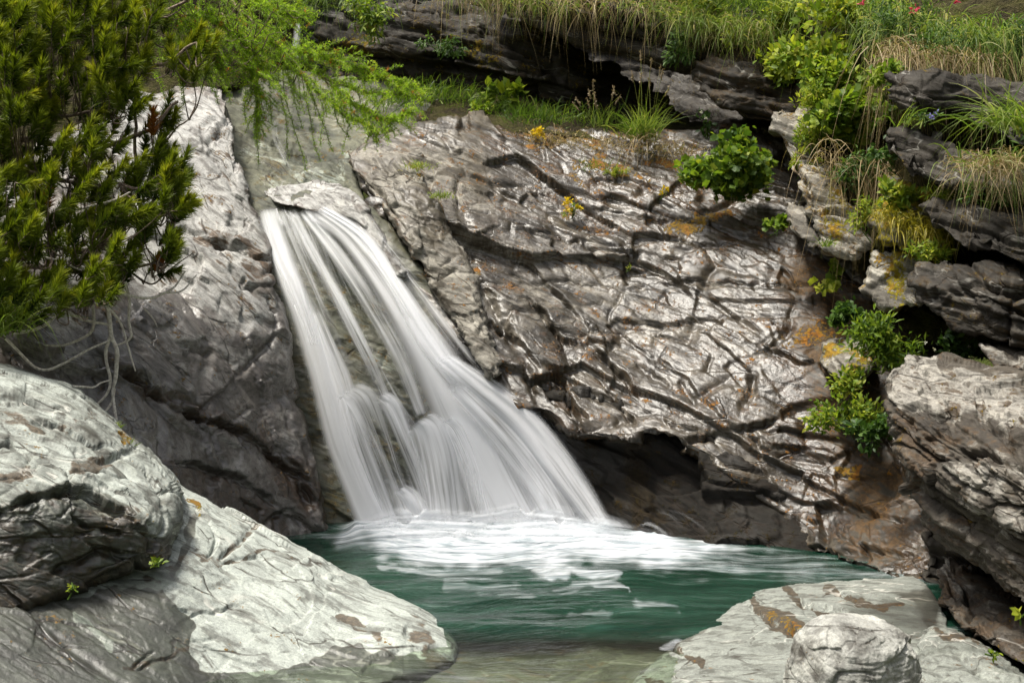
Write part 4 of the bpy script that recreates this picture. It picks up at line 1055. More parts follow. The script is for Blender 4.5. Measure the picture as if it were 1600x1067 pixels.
# the stream above the fall and the small fall far behind
chd = ROCK["channel"][0]
ribbon("stream", [(470, 150), (440, 200), (462, 245), (470, 280), (452, 322), (470, 344)], [60, 90, 120, 120, 90, 110], [.0, .0, .02, .06, .2, .35], chd, .06, .01, None, kind="structure", fade=(.2, .1), hard=.5)
sf = ribbon("small_waterfall", [(466, 36), (464, 60), (460, 92)], [10, 14, 18], [.55, .6, .55], (12.3, 12.2), 0, .03, None, nv=30, nu=9, label="tiny distant trickle of white water in the dark cleft behind the larch", cat="waterfall", hard=.6)

# ---- pool
M = Mat("pool_water")
pos = M.n("ShaderNodeNewGeometry").outputs["Position"]
foam, deep = M.attr("foam"), M.attr("deep")
wp = M.n("ShaderNodeTexNoise", {"Vector": pos, "Scale": .9, "Detail": 2.0})
ws = M.n("ShaderNodeVectorMath", {0: wp.outputs[1], "Scale": .9}, operation='SCALE')
wq = M.n("ShaderNodeVectorMath", {0: pos, 1: ws.outputs[0]}, operation='ADD').outputs[0]
f1 = M.noise(M.n("ShaderNodeMapping", {"Vector": wq, "Scale": (1.6, 7.5, 1), "Rotation": (0, 0, .12)}).outputs[0], 1.0, 6, .62)
f2 = M.noise(M.n("ShaderNodeMapping", {"Vector": wq, "Scale": (5, 26, 1), "Rotation": (0, 0, .12)}).outputs[0], 1.0, 4, .6)
fs = M.math('ADD', M.math('MULTIPLY', f1, .75), M.math('MULTIPLY', f2, .25))
fm = M.rng(M.math('ADD', M.math('MULTIPLY', M.math('SUBTRACT', fs, .5), 1.7), foam), .1, 1.25)
rip = M.noise(M.n("ShaderNodeMapping", {"Vector": wq, "Scale": (3.2, 11, 1)}).outputs[0], 1.0, 4, .55)
rip2 = M.noise(M.n("ShaderNodeMapping", {"Vector": wq, "Scale": (9, 30, 1)}).outputs[0], 1.0, 3, .55)
bp = M.n("ShaderNodeBump", {"Strength": .55, "Distance": .03, "Height": M.math('ADD', rip, M.math('MULTIPLY', rip2, .3))})
gcol = M.mix(M.rng(f1, .35, .65), (.0017, .0155, .0085, 1), (.010, .040, .025, 1))
body = M.n("ShaderNodeBsdfDiffuse", {"Color": gcol})
tcol = M.n("ShaderNodeBsdfTransparent", {"Color": (.80, .86, .77, 1)})
bt = M.n("ShaderNodeMixShader", {0: M.math('MULTIPLY', deep, .93), 1: tcol.outputs[0], 2: body.outputs[0]})
gl = M.n("ShaderNodeBsdfGlossy", {"Color": (1, 1, 1, 1), "Roughness": .14, "Normal": bp.outputs[0]})
fr = M.n("ShaderNodeFresnel", {"IOR": 1.33, "Normal": bp.outputs[0]})
ms = M.n("ShaderNodeMixShader", {0: M.math('MULTIPLY', fr.outputs[0], .75), 1: bt.outputs[0], 2: gl.outputs[0]})
fb = M.n("ShaderNodeBump", {"Strength": .8, "Distance": .05, "Height": M.math('ADD', f1, M.math('MULTIPLY', f2, .4))})
fo = M.n("ShaderNodeBsdfDiffuse", {"Color": M.mix(M.rng(f2, .35, .62), (.30, .34, .37, 1), (.64, .66, .69, 1)), "Normal": fb.outputs[0]})
me_ = M.n("ShaderNodeMixShader", {0: fm, 1: ms.outputs[0], 2: fo.outputs[0]})
M.t.links.new(me_.outputs[0], M.out.inputs[0])
m_pool = M.m

gx = np.linspace(-3.3, 3.3, 420)
gy = np.concatenate([np.linspace(4.3, 7.4, 190), np.linspace(7.42, 9.7, 150)])
X, Yv = np.meshgrid(gx, gy); x, y = X.ravel(), Yv.ravel()
px, py = proj(np.stack([x, y, 0 * x], 1))
foam_a = paint_attr(px, py, [
    ('poly', [(480, 832), (560, 812), (940, 808), (1060, 822), (1180, 848), (1300, 874), (1470, 890), (1470, 908), (1330, 902), (1200, 900), (1080, 886), (1000, 874), (900, 880), (760, 880), (650, 866), (560, 852)], 22, .42),
    ('poly', [(540, 838), (580, 815), (940, 812), (1060, 835), (1120, 852), (1040, 866), (940, 862), (880, 872), (760, 872), (660, 860)], 22, .92),
    ('line', [(800, 870), (880, 885), (960, 896)], 9, .62), ('line', [(860, 905), (930, 905)], 8, .36), ('line', [(1000, 930), (1060, 940)], 8, .3), ('line', [(930, 905), (980, 912)], 7, .5),
    ('line', [(600, 878), (790, 892)], 10, .38), ('line', [(700, 905), (820, 925)], 14, .3), ('line', [(900, 950), (960, 955)], 10, .3), ('line', [(1040, 1002), (1100, 994)], 8, .45)], base=.04)
foam_a = np.where(py > 985, np.minimum(foam_a, .05 + .4 * ((px > 1000) & (py < 1010))), foam_a)
bz = bed_z(x.astype(f32), y.astype(f32))
deep_a = sstep(6.2, 6.46, y + .09 * perlin(np.stack([x * 1.7, 0 * x, 0 * x + 3], 1)))
p3 = np.stack([x, y, 0 * x], 1)
ch = np.clip(foam_a, 0, 1)
hz = (.018 * fbm(p3 * np.array([1.3, 3.6, 1]), 4) * (.5 + deep_a) + 0.02 * ch * (fbm(p3 * np.array([3, 9, 1]) + 7, 3)))
base_d = seg_dist(px, py, [(560, 824), (700, 828), (830, 826), (945, 824)])[0]
hz = hz + np.exp(-(base_d / 14) ** 2) * (.05 + .03 * fbm(p3 * np.array([9, 9, 1]) + 3, 3)) + .012 * sstep(.9, .0, np.abs(y - 6.5) / .35) - .02
idx = np.arange(len(x)).reshape(len(gy), len(gx))
po = add("pool_water", m_pool, np.stack([x, y, hz], 1), grid_q(idx), attrs=dict(foam=foam_a, deep=deep_a), origin=(0, 7, 0))
tag(po, kind="structure")

# low drifting mist where the fall strikes the pool
M = Mat("mist")
uvm = M.n("ShaderNodeAttribute", attribute_name="flow").outputs["Vector"]
mn = M.noise(M.n("ShaderNodeMapping", {"Vector": uvm, "Scale": (9, 7, 1)}).outputs[0], 1.0, 5, .62)
mal = M.math('MULTIPLY', M.math('MULTIPLY', M.rng(mn, .2, .66), M.attr("edge")), M.attr("dens"))
mdf = M.n("ShaderNodeBsdfDiffuse", {"Color": (.85, .87, .9, 1)}); mtl = M.n("ShaderNodeBsdfTranslucent", {"Color": (.85, .87, .9, 1)})
mm1 = M.n("ShaderNodeMixShader", {0: .5, 1: mdf.outputs[0], 2: mtl.outputs[0]})
mm2 = M.n("ShaderNodeMixShader", {0: mal, 1: M.n("ShaderNodeBsdfTransparent").outputs[0], 2: mm1.outputs[0]})
M.t.links.new(mm2.outputs[0], M.out.inputs[0])
for pts, w, dn, yy in (([(560, 822), (640, 806), (740, 812), (830, 802), (930, 816), (1000, 828)], [26, 46, 40, 50, 44, 20], [.85, .95, .9, .95, .9, .6], (8.6, 8.6, 8.6, 8.56)),
                       ([(520, 832), (620, 820), (760, 824), (880, 818), (980, 832), (1060, 840)], [16, 34, 36, 38, 34, 16], [.7, .9, .95, .95, .8, .4], (8.5, 8.5, 8.48, 8.44)),
                       ([(560, 842), (680, 834), (820, 836), (960, 838), (1080, 850)], [14, 26, 30, 28, 14], [.6, .8, .85, .7, .4], (8.36, 8.36, 8.34, 8.3))):
    ribbon("water_mist", pts, w, dn, yy, 0, .05, fall, nu=14, nv=80, hard=1.0, fade=(.15, .15), mat=M.m)

# ============================================================ PLANTS
def foliage_material(name, stops, trans=.4, rough=.5):
    M = Mat(name)
    ti = M.attr("tint")
    r = M.n("ShaderNodeValToRGB", {0: ti})
    cr = r.color_ramp
    while len(cr.elements) < len(stops): cr.elements.new(.5)
    for e, (p_, c) in zip(cr.elements, stops):
        e.position = p_; e.color = (*c, 1)
    d = M.n("ShaderNodeBsdfPrincipled", {"Base Color": r.outputs[0], "Roughness": rough, "Specular IOR Level": .25})
    t = M.n("ShaderNodeBsdfTranslucent", {"Color": M.mix(1.0, r.outputs[0], (1.25, 1.3, .7, 1), 'MULTIPLY')})
    m = M.n("ShaderNodeMixShader", {0: trans, 1: d.outputs[0], 2: t.outputs[0]})
    M.t.links.new(m.outputs[0], M.out.inputs[0])
    return M.m
m_pine = foliage_material("pine_needles", [(0, (.02, .04, .004)), (.5, (.15, .195, .012)), (.85, (.36, .37, .025)), (1, (.30, .11, .02))], .35)
m_larch = foliage_material("larch_needles", [(0, (.07, .12, .010)), (.5, (.22, .36, .025)), (.9, (.40, .52, .05)), (1, (.4, .16, .03))], .5)
m_grass = foliage_material("green_grass", [(0, (.03, .065, .012)), (.4, (.10, .17, .022)), (.75, (.22, .28, .05)), (1, (.36, .30, .13))], .45)
m_dry = foliage_material("dry_grass", [(0, (.10, .075, .03)), (.4, (.24, .175, .085)), (.8, (.40, .31, .17)), (1, (.16, .20, .04))], .3)
m_leaf = foliage_material("broad_leaves", [(0, (.04, .09, .014)), (.5, (.155, .235, .022)), (.85, (.32, .37, .035)), (1, (.38, .38, .055))], .45)
m_leafd = foliage_material("dark_leaves", [(0, (.018, .045, .012)), (.6, (.06, .12, .022)), (1, (.13, .21, .04))], .4)
m_moss = foliage_material("moss_fronds", [(0, (.06, .06, .006)), (.5, (.17, .16, .010)), (1, (.34, .27, .02))], .25)
m_yel = foliage_material("yellow_petals", [(0, (.55, .36, .01)), (1, (.75, .58, .02))], .3)
m_pink = foliage_material("pink_petals", [(0, (.45, .05, .10)), (1, (.7, .14, .2))], .3)
m_blue = foliage_material("violet_petals", [(0, (.16, .14, .45)), (1, (.28, .25, .65))], .3)
m_white = foliage_material("white_petals", [(0, (.5, .5, .42)), (1, (.75, .75, .68))], .3)
m_seed = foliage_material("seed_heads", [(0, (.16, .11, .06)), (1, (.36, .29, .18))], .2)
def bark_material(name, a, b):
    M = Mat(name)
    pos = M.n("ShaderNodeNewGeometry").outputs["Position"]
    n = M.noise(pos, 60, 4, .6)
    bp = M.n("ShaderNodeBump", {"Strength": .6, "Distance": .004, "Height": n})
    bs = M.n("ShaderNodeBsdfPrincipled", {"Base Color": M.mix(M.rng(n, .35, .65), a, b), "Roughness": .85, "Normal": bp.outputs[0], "Specular IOR Level": .2})
    M.t.links.new(bs.outputs[0], M.out.inputs[0])
    return M.m
m_bark = bark_material("pine_bark", (.09, .068, .052), (.26, .20, .16))
m_deadwood = bark_material("bleached_wood", (.45, .40, .35), (.75, .70, .63))
m_twig = bark_material("larch_bark", (.10, .08, .05), (.24, .19, .12))

class Geo:
    def __init__(self): self.v, self.q, self.t, self.c, self.n = [], [], [], [], 0
    def put(self, v, q=None, t=None, tint=.5):
        v = np.asarray(v, float).reshape(-1, 3)
        if q is not None and len(q): self.q.append(np.asarray(q) + self.n)
        if t is not None and len(t): self.t.append(np.asarray(t) + self.n)
        self.v.append(v); self.c.append(np.broadcast_to(np.asarray(tint, float), (len(v),)) if np.ndim(tint) <= 1 else tint)
        self.n += len(v)
    def build(self, name, mat, parent=None, smooth=True, origin=None):
        if not self.v: return None
        q = np.concatenate(self.q) if self.q else None
        t = np.concatenate(self.t) if self.t else None
        return add(name, mat, np.concatenate(self.v), q, t, dict(tint=np.clip(np.concatenate(self.c), 0, 1)), parent=parent, smooth=smooth, origin=origin)

def unit(a): return a / (np.linalg.norm(a, axis=-1, keepdims=True) + 1e-12)
def rv(n, s=1.0): return RNG.normal(size=(n, 3)) * s

def blades(g, base, d, L, w, droop, tint, segs=4, tipw=.08):
    n = len(base)
    d = unit(d); L = np.broadcast_to(L, (n,)); w = np.broadcast_to(w, (n,)); droop = np.broadcast_to(droop, (n,))
    t = np.linspace(0, 1, segs + 1)
    p = base[:, None] + d[:, None] * (L[:, None] * t)[..., None]
    p[..., 2] -= (droop * L)[:, None] * t ** 2
    side = unit(np.cross(d, unit(rv(n) + np.array([0, -.8, 0]))))
    ww = w[:, None] * np.maximum(1 - t[None] ** 1.6, tipw)
    v = np.stack([p - side[:, None] * ww[..., None] * .5, p + side[:, None] * ww[..., None] * .5], 2)
    ids = np.arange(n * (segs + 1) * 2).reshape(n, segs + 1, 2)
    q = np.stack([ids[:, :-1, 0], ids[:, :-1, 1], ids[:, 1:, 1], ids[:, 1:, 0]], -1).reshape(-1, 4)
    ti = np.broadcast_to(np.asarray(tint)[..., None], (n, (segs + 1) * 2)).reshape(-1) if np.ndim(tint) else tint
    g.put(v.reshape(-1, 3), q, tint=ti)
    return p[:, -1]

def tube(g, pts, radii, sides=6, tint=.5, n=None, jit=0.0):
    c = catmull(pts, n or max(6, len(pts) * 4))
    r = np.interp(np.linspace(0, 1, len(c)), np.linspace(0, 1, len(radii)), radii)
    if jit: c = c + jit * np.stack([perlin(c * 6), perlin(c * 6 + 9), perlin(c * 6 + 21)], 1)
    tg = unit(np.gradient(c, axis=0))
    a = unit(np.cross(tg, np.array([.31, .2, .93])))
    b = np.cross(tg, a)
    th = np.linspace(0, 2 * math.pi, sides, endpoint=False)
    v = c[:, None] + r[:, None, None] * (a[:, None] * np.cos(th)[None, :, None] + b[:, None] * np.sin(th)[None, :, None])
    ids = np.arange(len(c) * sides).reshape(len(c), sides)
    q = np.stack([ids[:-1], np.roll(ids[:-1], -1, 1), np.roll(ids[1:], -1, 1), ids[1:]], -1).reshape(-1, 4)
    g.put(v.reshape(-1, 3), q, tint=tint)
    return c

LEAF = (np.array([(0, 0, 0), (.2, .28, .05), (.24, .55, .06), (0, 1, -.05), (-.24, .55, .06), (-.2, .28, .05), (0, .28, 0), (0, .58, 0)]),
        np.array([(6, 1, 2, 7), (5, 6, 7, 4)]), np.array([(0, 1, 6), (7, 2, 3), (0, 6, 5), (4, 7, 3)]))
NARROW = (LEAF[0] * np.array([.55, 1, 1]), LEAF[1], LEAF[2])
def lobed(k=5, m=15):
    th = np.linspace(-2.5, 2.5, m)
    r = .34 + .22 * np.abs(np.cos(th * k / 5 * math.pi / 1.0 / 1.0)) ** .7
    v = [(0, .1, 0)] + [(r_ * math.sin(a), .42 + r_ * math.cos(a), .06 * math.cos(3 * a)) for a, r_ in zip(th, r)]
    return np.array(v), None, np.array([(0, k_ + 1, k_ + 2) for k_ in range(m - 1)])
LOBED = lobed()

def leaves(g, pos, axis, nrm, size, tint, tpl=LEAF):
    n = len(pos)
    y = unit(axis); x = unit(np.cross(y, nrm)); z = np.cross(x, y)
    tv = tpl[0]
    size = np.broadcast_to(size, (n,))
    v = pos[:, None] + size[:, None, None] * (tv[None, :, :1] * x[:, None] + tv[None, :, 1:2] * y[:, None] + tv[None, :, 2:] * z[:, None])
    off = (np.arange(n) * len(tv))[:, None, None]
    q = (tpl[1][None] + off).reshape(-1, 4) if tpl[1] is not None else None
    t = (tpl[2][None] + off).reshape(-1, 3) if tpl[2] is not None else None
    ti = np.repeat(np.broadcast_to(tint, (n,)), len(tv))
    g.put(v.reshape(-1, 3), q, t, tint=ti)

def sdepth(key, px, py, off=0.0): return float(ROCK[key][0](px, py)[0]) - off
def at_rock(key, px, py, off=0.0): return unproj(px, py, sdepth(key, px, py, off))

def tussock(px, py, Y, label, n=120, L=.3, spread=.55, droop=.5, w=.006, tint=(.2, .8), mat=None, lean=(0, -.15, 0), rad=.05, cat="grass clump", dry=0, seeds=0, group=None, segs=4):
    b = unproj(px, py, Y)
    t = thing("grass_tussock", label, cat, tuple(b), group)
    g = Geo()
    base = b + rv(n, rad) * np.array([1, .8, .25])
    d = np.array([0, 0, 1.]) + np.array(lean) + rv(n, spread) * np.array([1, 1, .25]) + (base - b) * 2
    blades(g, base, d, L * RNG.uniform(.5, 1.15, n), w * RNG.uniform(.7, 1.3, n), droop * RNG.uniform(.4, 1.5, n), RNG.uniform(*tint, n), segs)
    g.build("foliage", mat or m_grass, t)
    if dry:
        g = Geo()
        base = b + rv(dry, rad) * np.array([1, .8, .25]) + np.array([0, -.02, -.01])
        d = np.array([0, -.3, .5]) + rv(dry, .7) * np.array([1, .8, .5])
        blades(g, base, d, L * RNG.uniform(.5, 1.0, dry), w * .8, RNG.uniform(.6, 1.8, dry), RNG.uniform(.1, .95, dry), segs)
        g.build("dead_blades", m_dry, t)
    if seeds:
        g = Geo(); sg = Geo()
        base = b + rv(seeds, rad * .5) * np.array([1, .8, .2])
        d = np.array([0, 0, 1.]) + rv(seeds, .3) * np.array([1, .7, .1])
        tips = blades(g, base, d, L * RNG.uniform(1.1, 1.8, seeds), .004, RNG.uniform(.05, .3, seeds), .8, 6, .7)
        g.build("stem", m_grass, t)
        for tp, dd in zip(tips, unit(d)):
            k = 16; sg = Geo()
            tube(sg, [tp - dd * .07, tp - dd * .03 + rv(1, .002)[0], tp + dd * .02], [.003, .006, .002], 5, .4, 8)
            pp = tp + dd * RNG.uniform(-.07, .015, k)[:, None]
            leaves(sg, pp, rv(k) + np.array([0, 0, .5]), rv(k), .02, RNG.uniform(0, 1, k))
            sg.build("seed_head", m_seed, t)
    return t

def leafy(px, py, Y, radii, n, size, label, cat="plant", mat=None, tpl=LEAF, tint=(.1, .9), name="leafy_plant", stems=12, flowers=None, droop=.0, shape=None, up=.5, group=None):
    """leaves spread through an uneven cloud of overlapping sprays; stems run from the base to the sprays"""
    c = unproj(px, py, Y)
    base = c + np.array([0, .3 * radii[1], -radii[2]])
    t = thing(name, label, cat, tuple(base), group)
    if n > 150: n = int(n * 2.3)
    ns = max(5, n // 30)
    u = unit(rv(ns)); r = RNG.uniform(.25, 1, ns) ** .6
    r = r * (.78 + .75 * perlin(u * 1.7 + px * .013))
    if n > 150:                                       # several uneven lobes, not one dome
        nl = 6
        lo = unit(rv(nl)) * RNG.uniform(.35, .95, nl)[:, None] * np.array([1.05, .8, .9])
        lk = RNG.integers(0, nl, ns)
        uu = lo[lk] + u * (r * RNG.uniform(.3, .62, nl)[lk])[:, None]
        sc = c + uu * np.array(radii)
    else:
        sc = c + u * r[:, None] * np.array(radii) * .95
    k = RNG.integers(0, ns, n)
    out = unit(u[k] + rv(n, .5) + np.array([0, -.35, .35]))
    pos = sc[k] + rv(n, 1.0) * np.array(radii).mean() * .17
    axis = out + rv(n, .5) + np.array([0, 0, -droop])
    nrm = np.array([0, -.35, up]) + rv(n, .35) + .3 * out
    st = RNG.uniform(-.2, .2, ns)
    hgt = (pos[:, 2] - c[2]) / radii[2]
    ti = np.clip(RNG.uniform(tint[0], tint[1], n) + st[k] * (tint[1] - tint[0]), 0, 1)
    g = Geo()
    leaves(g, pos, axis, nrm, size * RNG.uniform(.55, 1.25, n), ti, tpl)
    g.build("foliage", mat or m_leaf, t)
    if stems:
        g = Geo()
        for j in RNG.choice(ns, min(stems, ns), replace=False):
            mid = (base + sc[j]) / 2 + rv(1, .04)[0] * radii[0] * 2
            tube(g, [base + rv(1, .02)[0], mid, sc[j]], [.004, .003, .002], 4, .3, 7)
        g.build("stem", m_grass, t)
    if flowers:
        fm_, fn, fs, cc = flowers
        for j in range(fn):
            g = Geo()
            pc = c + unit(rv(1))[0] * np.array(radii) * .95 * np.array([1, -.6 if RNG.uniform() < .7 else .5, .8]) + np.array([0, -abs(radii[1]) * .3, radii[2] * .4]) if cc is None else unproj(cc[j][0], cc[j][1], Y - radii[1] * .9)
            m = 9
            leaves(g, pc + rv(m, fs * .22), rv(m) + np.array([0, -.5, .3]), rv(m) + np.array([0, -1, .5]), fs, RNG.uniform(0, 1, m))
            g.build("flower", fm_, t)
    return t

# ---- mountain pine on the left
def pine():
    root = thing("pine_tree", "dense dark green mountain pine with upswept bushy shoots filling the left edge", "tree", tuple(unproj(-40, 420, 8.4)))
    nd = Geo()
    branches = [
        ([(-60, 330, 8.6), (40, 330, 8.35), (120, 345, 8.2), (200, 350, 8.1), (270, 330, 8.0)], .022), ([(-60, 420, 8.4), (60, 420, 8.2), (160, 430, 8.0), (250, 405, 7.9)], .020),
        ([(-60, 230, 8.7), (60, 220, 8.4), (150, 230, 8.3), (230, 200, 8.2), (280, 160, 8.2)], .022), ([(-60, 130, 8.9), (60, 130, 8.6), (160, 120, 8.4), (250, 100, 8.3), (310, 70, 8.3)], .022),
        ([(-60, 40, 9.0), (60, 60, 8.8), (170, 50, 8.5), (260, 20, 8.4), (320, -20, 8.4)], .02), ([(-60, 470, 8.1), (40, 480, 7.9), (110, 475, 7.8), (180, 450, 7.8)], .018),
        ([(150, 440, 8.3), (190, 360, 8.4), (205, 290, 8.45), (215, 200, 8.5), (215, 100, 8.5), (230, 30, 8.5)], .016), ([(-60, 280, 8.2), (50, 270, 8.0), (130, 290, 7.9), (190, 290, 7.85)], .018),
        ([(200, 330, 8.3), (240, 270, 8.3), (265, 215, 8.4), (300, 180, 8.5)], .011), ([(-60, 370, 7.9), (30, 375, 7.8), (100, 390, 7.75), (150, 385, 7.7)], .016), ([(-60, 180, 8.3), (40, 170, 8.2), (110, 180, 8.1), (170, 170, 8.0)], .016),
        ([(180, 420, 8.1), (230, 445, 8.1), (270, 420, 8.15), (300, 395, 8.2)], .007)]
    allp = []
    for pts, r in branches:
        g = Geo()
        P3 = [unproj(*p) for p in pts]
        c = tube(g, P3, [r, r * .7, r * .35], 7, .5, 26, .03)
        g.build("branch", m_bark, root)
        allp.append(c)
    allp = np.concatenate(allp)
    apx, apy = proj(allp)
    region = [(-60, -40), (330, -40), (318, 60), (322, 130), (300, 190), (250, 230), (312, 285), (296, 330), (305, 380), (262, 425), (200, 445), (160, 480), (90, 500), (30, 520), (-60, 520)]
    tw = Geo()
    shoots = []
    tries = 0
    while len(shoots) < 660 and tries < 16000:
        tries += 1
        x = random.uniform(-60, 325); y = random.uniform(-40, 520)
        if not inside_poly(np.array([x]), np.array([y]), region)[0]: continue
        # thinner on the right edge, clumped
        dens = .85 - .75 * max(0, (x - 140) / 190) + .9 * float(n2(np.array([x]), np.array([y]), 70, 3.0)[0])
        if 180 < x and 120 < y < 250: dens -= .35
        if random.random() > dens: continue
        Yd = 8.55 - .8 * max(0, min(1, y / 500)) + random.uniform(-.45, .45) - .25 * (1 - min(1, max(0, x) / 300))
        ang = math.radians(random.gauss(44, 26))
        shoots.append((x, y, Yd, ang))
    for tip in ((285, 300, 7.95, .75), (280, 345, 7.9, .7), (270, 395, 7.95, .8), (240, 250, 8.2, 1.0), (255, 415, 7.9, .6), (225, 380, 7.85, .9), (205, 300, 7.9, 1.0), (300, 130, 8.4, 1.2), (318, 128, 8.5, 1.3), (225, 105, 8.3, 1.2), (260, 210, 8.3, .9)):
        shoots += [tip, (tip[0] - 14, tip[1] + 10, tip[2] + .05, tip[3] + .3)]
    for x, y, Yd, ang in shoots:
        b = unproj(x, y, Yd)
        ax = unit(np.array([math.cos(ang), random.gauss(-.25, .35), math.sin(ang)]))
        ln = random.uniform(.07, .14)
        k = int(300 * ln / .16)
        s = RNG.uniform(0, 1, k) ** .65
        bend = np.array([0, 0, .05])
        pos = b + ax * (ln * s)[:, None] + bend * (s ** 2)[:, None]
        rad = rv(k); rad -= ax * (rad @ ax)[:, None]; rad = unit(rad)
        spread = np.where(s > .8, .6, 1.25)
        d = unit(ax + rad * (spread * RNG.uniform(.6, 1.2, k))[:, None])
        L = RNG.uniform(.05, .08, k)
        side = unit(np.cross(d, rv(k))) * .0034
        v = np.stack([pos - side, pos + side, pos + d * L[:, None]], 1)
        dead = random.random() < .015
        ti = np.clip(RNG.uniform(.0, .35, k) + .5 * s + random.uniform(-.3, .12), 0, .9) if not dead else np.full(k, 1.0)  # tint rises along the shoot: lit tips and dark interior as needle colour
        nd.put(v.reshape(-1, 3), t=np.arange(3 * k).reshape(k, 3), tint=np.repeat(ti, 3))
        # twig from the nearest branch
        dd = (apx - x) + 0; m = (apx < x + 20)
        e = ((allp - b) ** 2).sum(1) + np.where(m, 0, 1)
        j = int(np.argmin(e))
        q = allp[j]
        if e[j] < .5:
            mid = (q + b) / 2 + np.array([0, 0, -.05]) + rv(1, .02)[0]
            tube(tw, [q, mid, b, b + ax * ln * .8], [.006, .0045, .0035, .002], 4, .5, 8)
    nd.build("foliage", m_pine, root, smooth=False)
    twig = tw.build("twig", m_bark, root)
    # bare pale limbs and roots hanging below
    dead = [([(150, 400, 7.9), (140, 440, 7.9), (147, 480, 7.9), (140, 520, 7.88), (105, 538, 7.85), (50, 540, 7.8)], .009),
            ([(155, 440, 7.85), (168, 480, 7.85), (172, 520, 7.85), (184, 550, 7.85), (180, 590, 7.85), (176, 610, 7.85), (182, 665, 7.8)], .011),
            ([(172, 520, 7.85), (165, 550, 7.85), (172, 590, 7.85), (165, 615, 7.85), (145, 635, 7.8)], .008), ([(178, 605, 7.85), (174, 630, 7.85), (158, 646, 7.8)], .007),
            ([(195, 440, 7.9), (203, 470, 7.9), (200, 500, 7.9), (204, 525, 7.9), (190, 535, 7.9), (178, 536, 7.88)], .007), ([(160, 470, 7.85), (185, 500, 7.9), (200, 540, 7.9), (210, 580, 7.9)], .006),
            ([(10, 530, 7.6), (60, 575, 7.65), (100, 570, 7.7), (140, 545, 7.75), (170, 530, 7.85)], .007), ([(60, 588, 7.3), (90, 600, 7.4), (140, 605, 7.6), (172, 592, 7.85)], .006),
            ([(150, 445, 7.8), (200, 460, 7.85), (240, 465, 7.95), (270, 450, 8.05), (290, 425, 8.15)], .007), ([(250, 460, 7.98), (285, 452, 8.1), (308, 430, 8.2)], .005),
            ([(0, 500, 7.7), (50, 495, 7.7), (90, 480, 7.75), (130, 500, 7.8), (170, 505, 7.85)], .01), ([(20, 520, 7.65), (70, 510, 7.7), (100, 470, 7.75)], .008), ([(225, 480, 8.0), (240, 500, 8.0), (246, 512, 8.0)], .004), ([(170, 440, 7.9), (178, 465, 7.9), (174, 480, 7.9)], .006),
            ([(50, 440, 7.7), (45, 470, 7.7), (20, 490, 7.65)], .006), ([(0, 395, 7.6), (60, 400, 7.65), (120, 420, 7.7)], .007), ([(100, 330, 7.7), (160, 320, 7.7), (205, 300, 7.7)], .006)]
    for pts, r in dead:
        g = Geo()
        tube(g, [unproj(*p) for p in pts], [r * 1.35, r * 1.15, r * .7], 6, .5, 24, .012)
        g.build("dead_limb", m_deadwood, root)
    return root
pine()

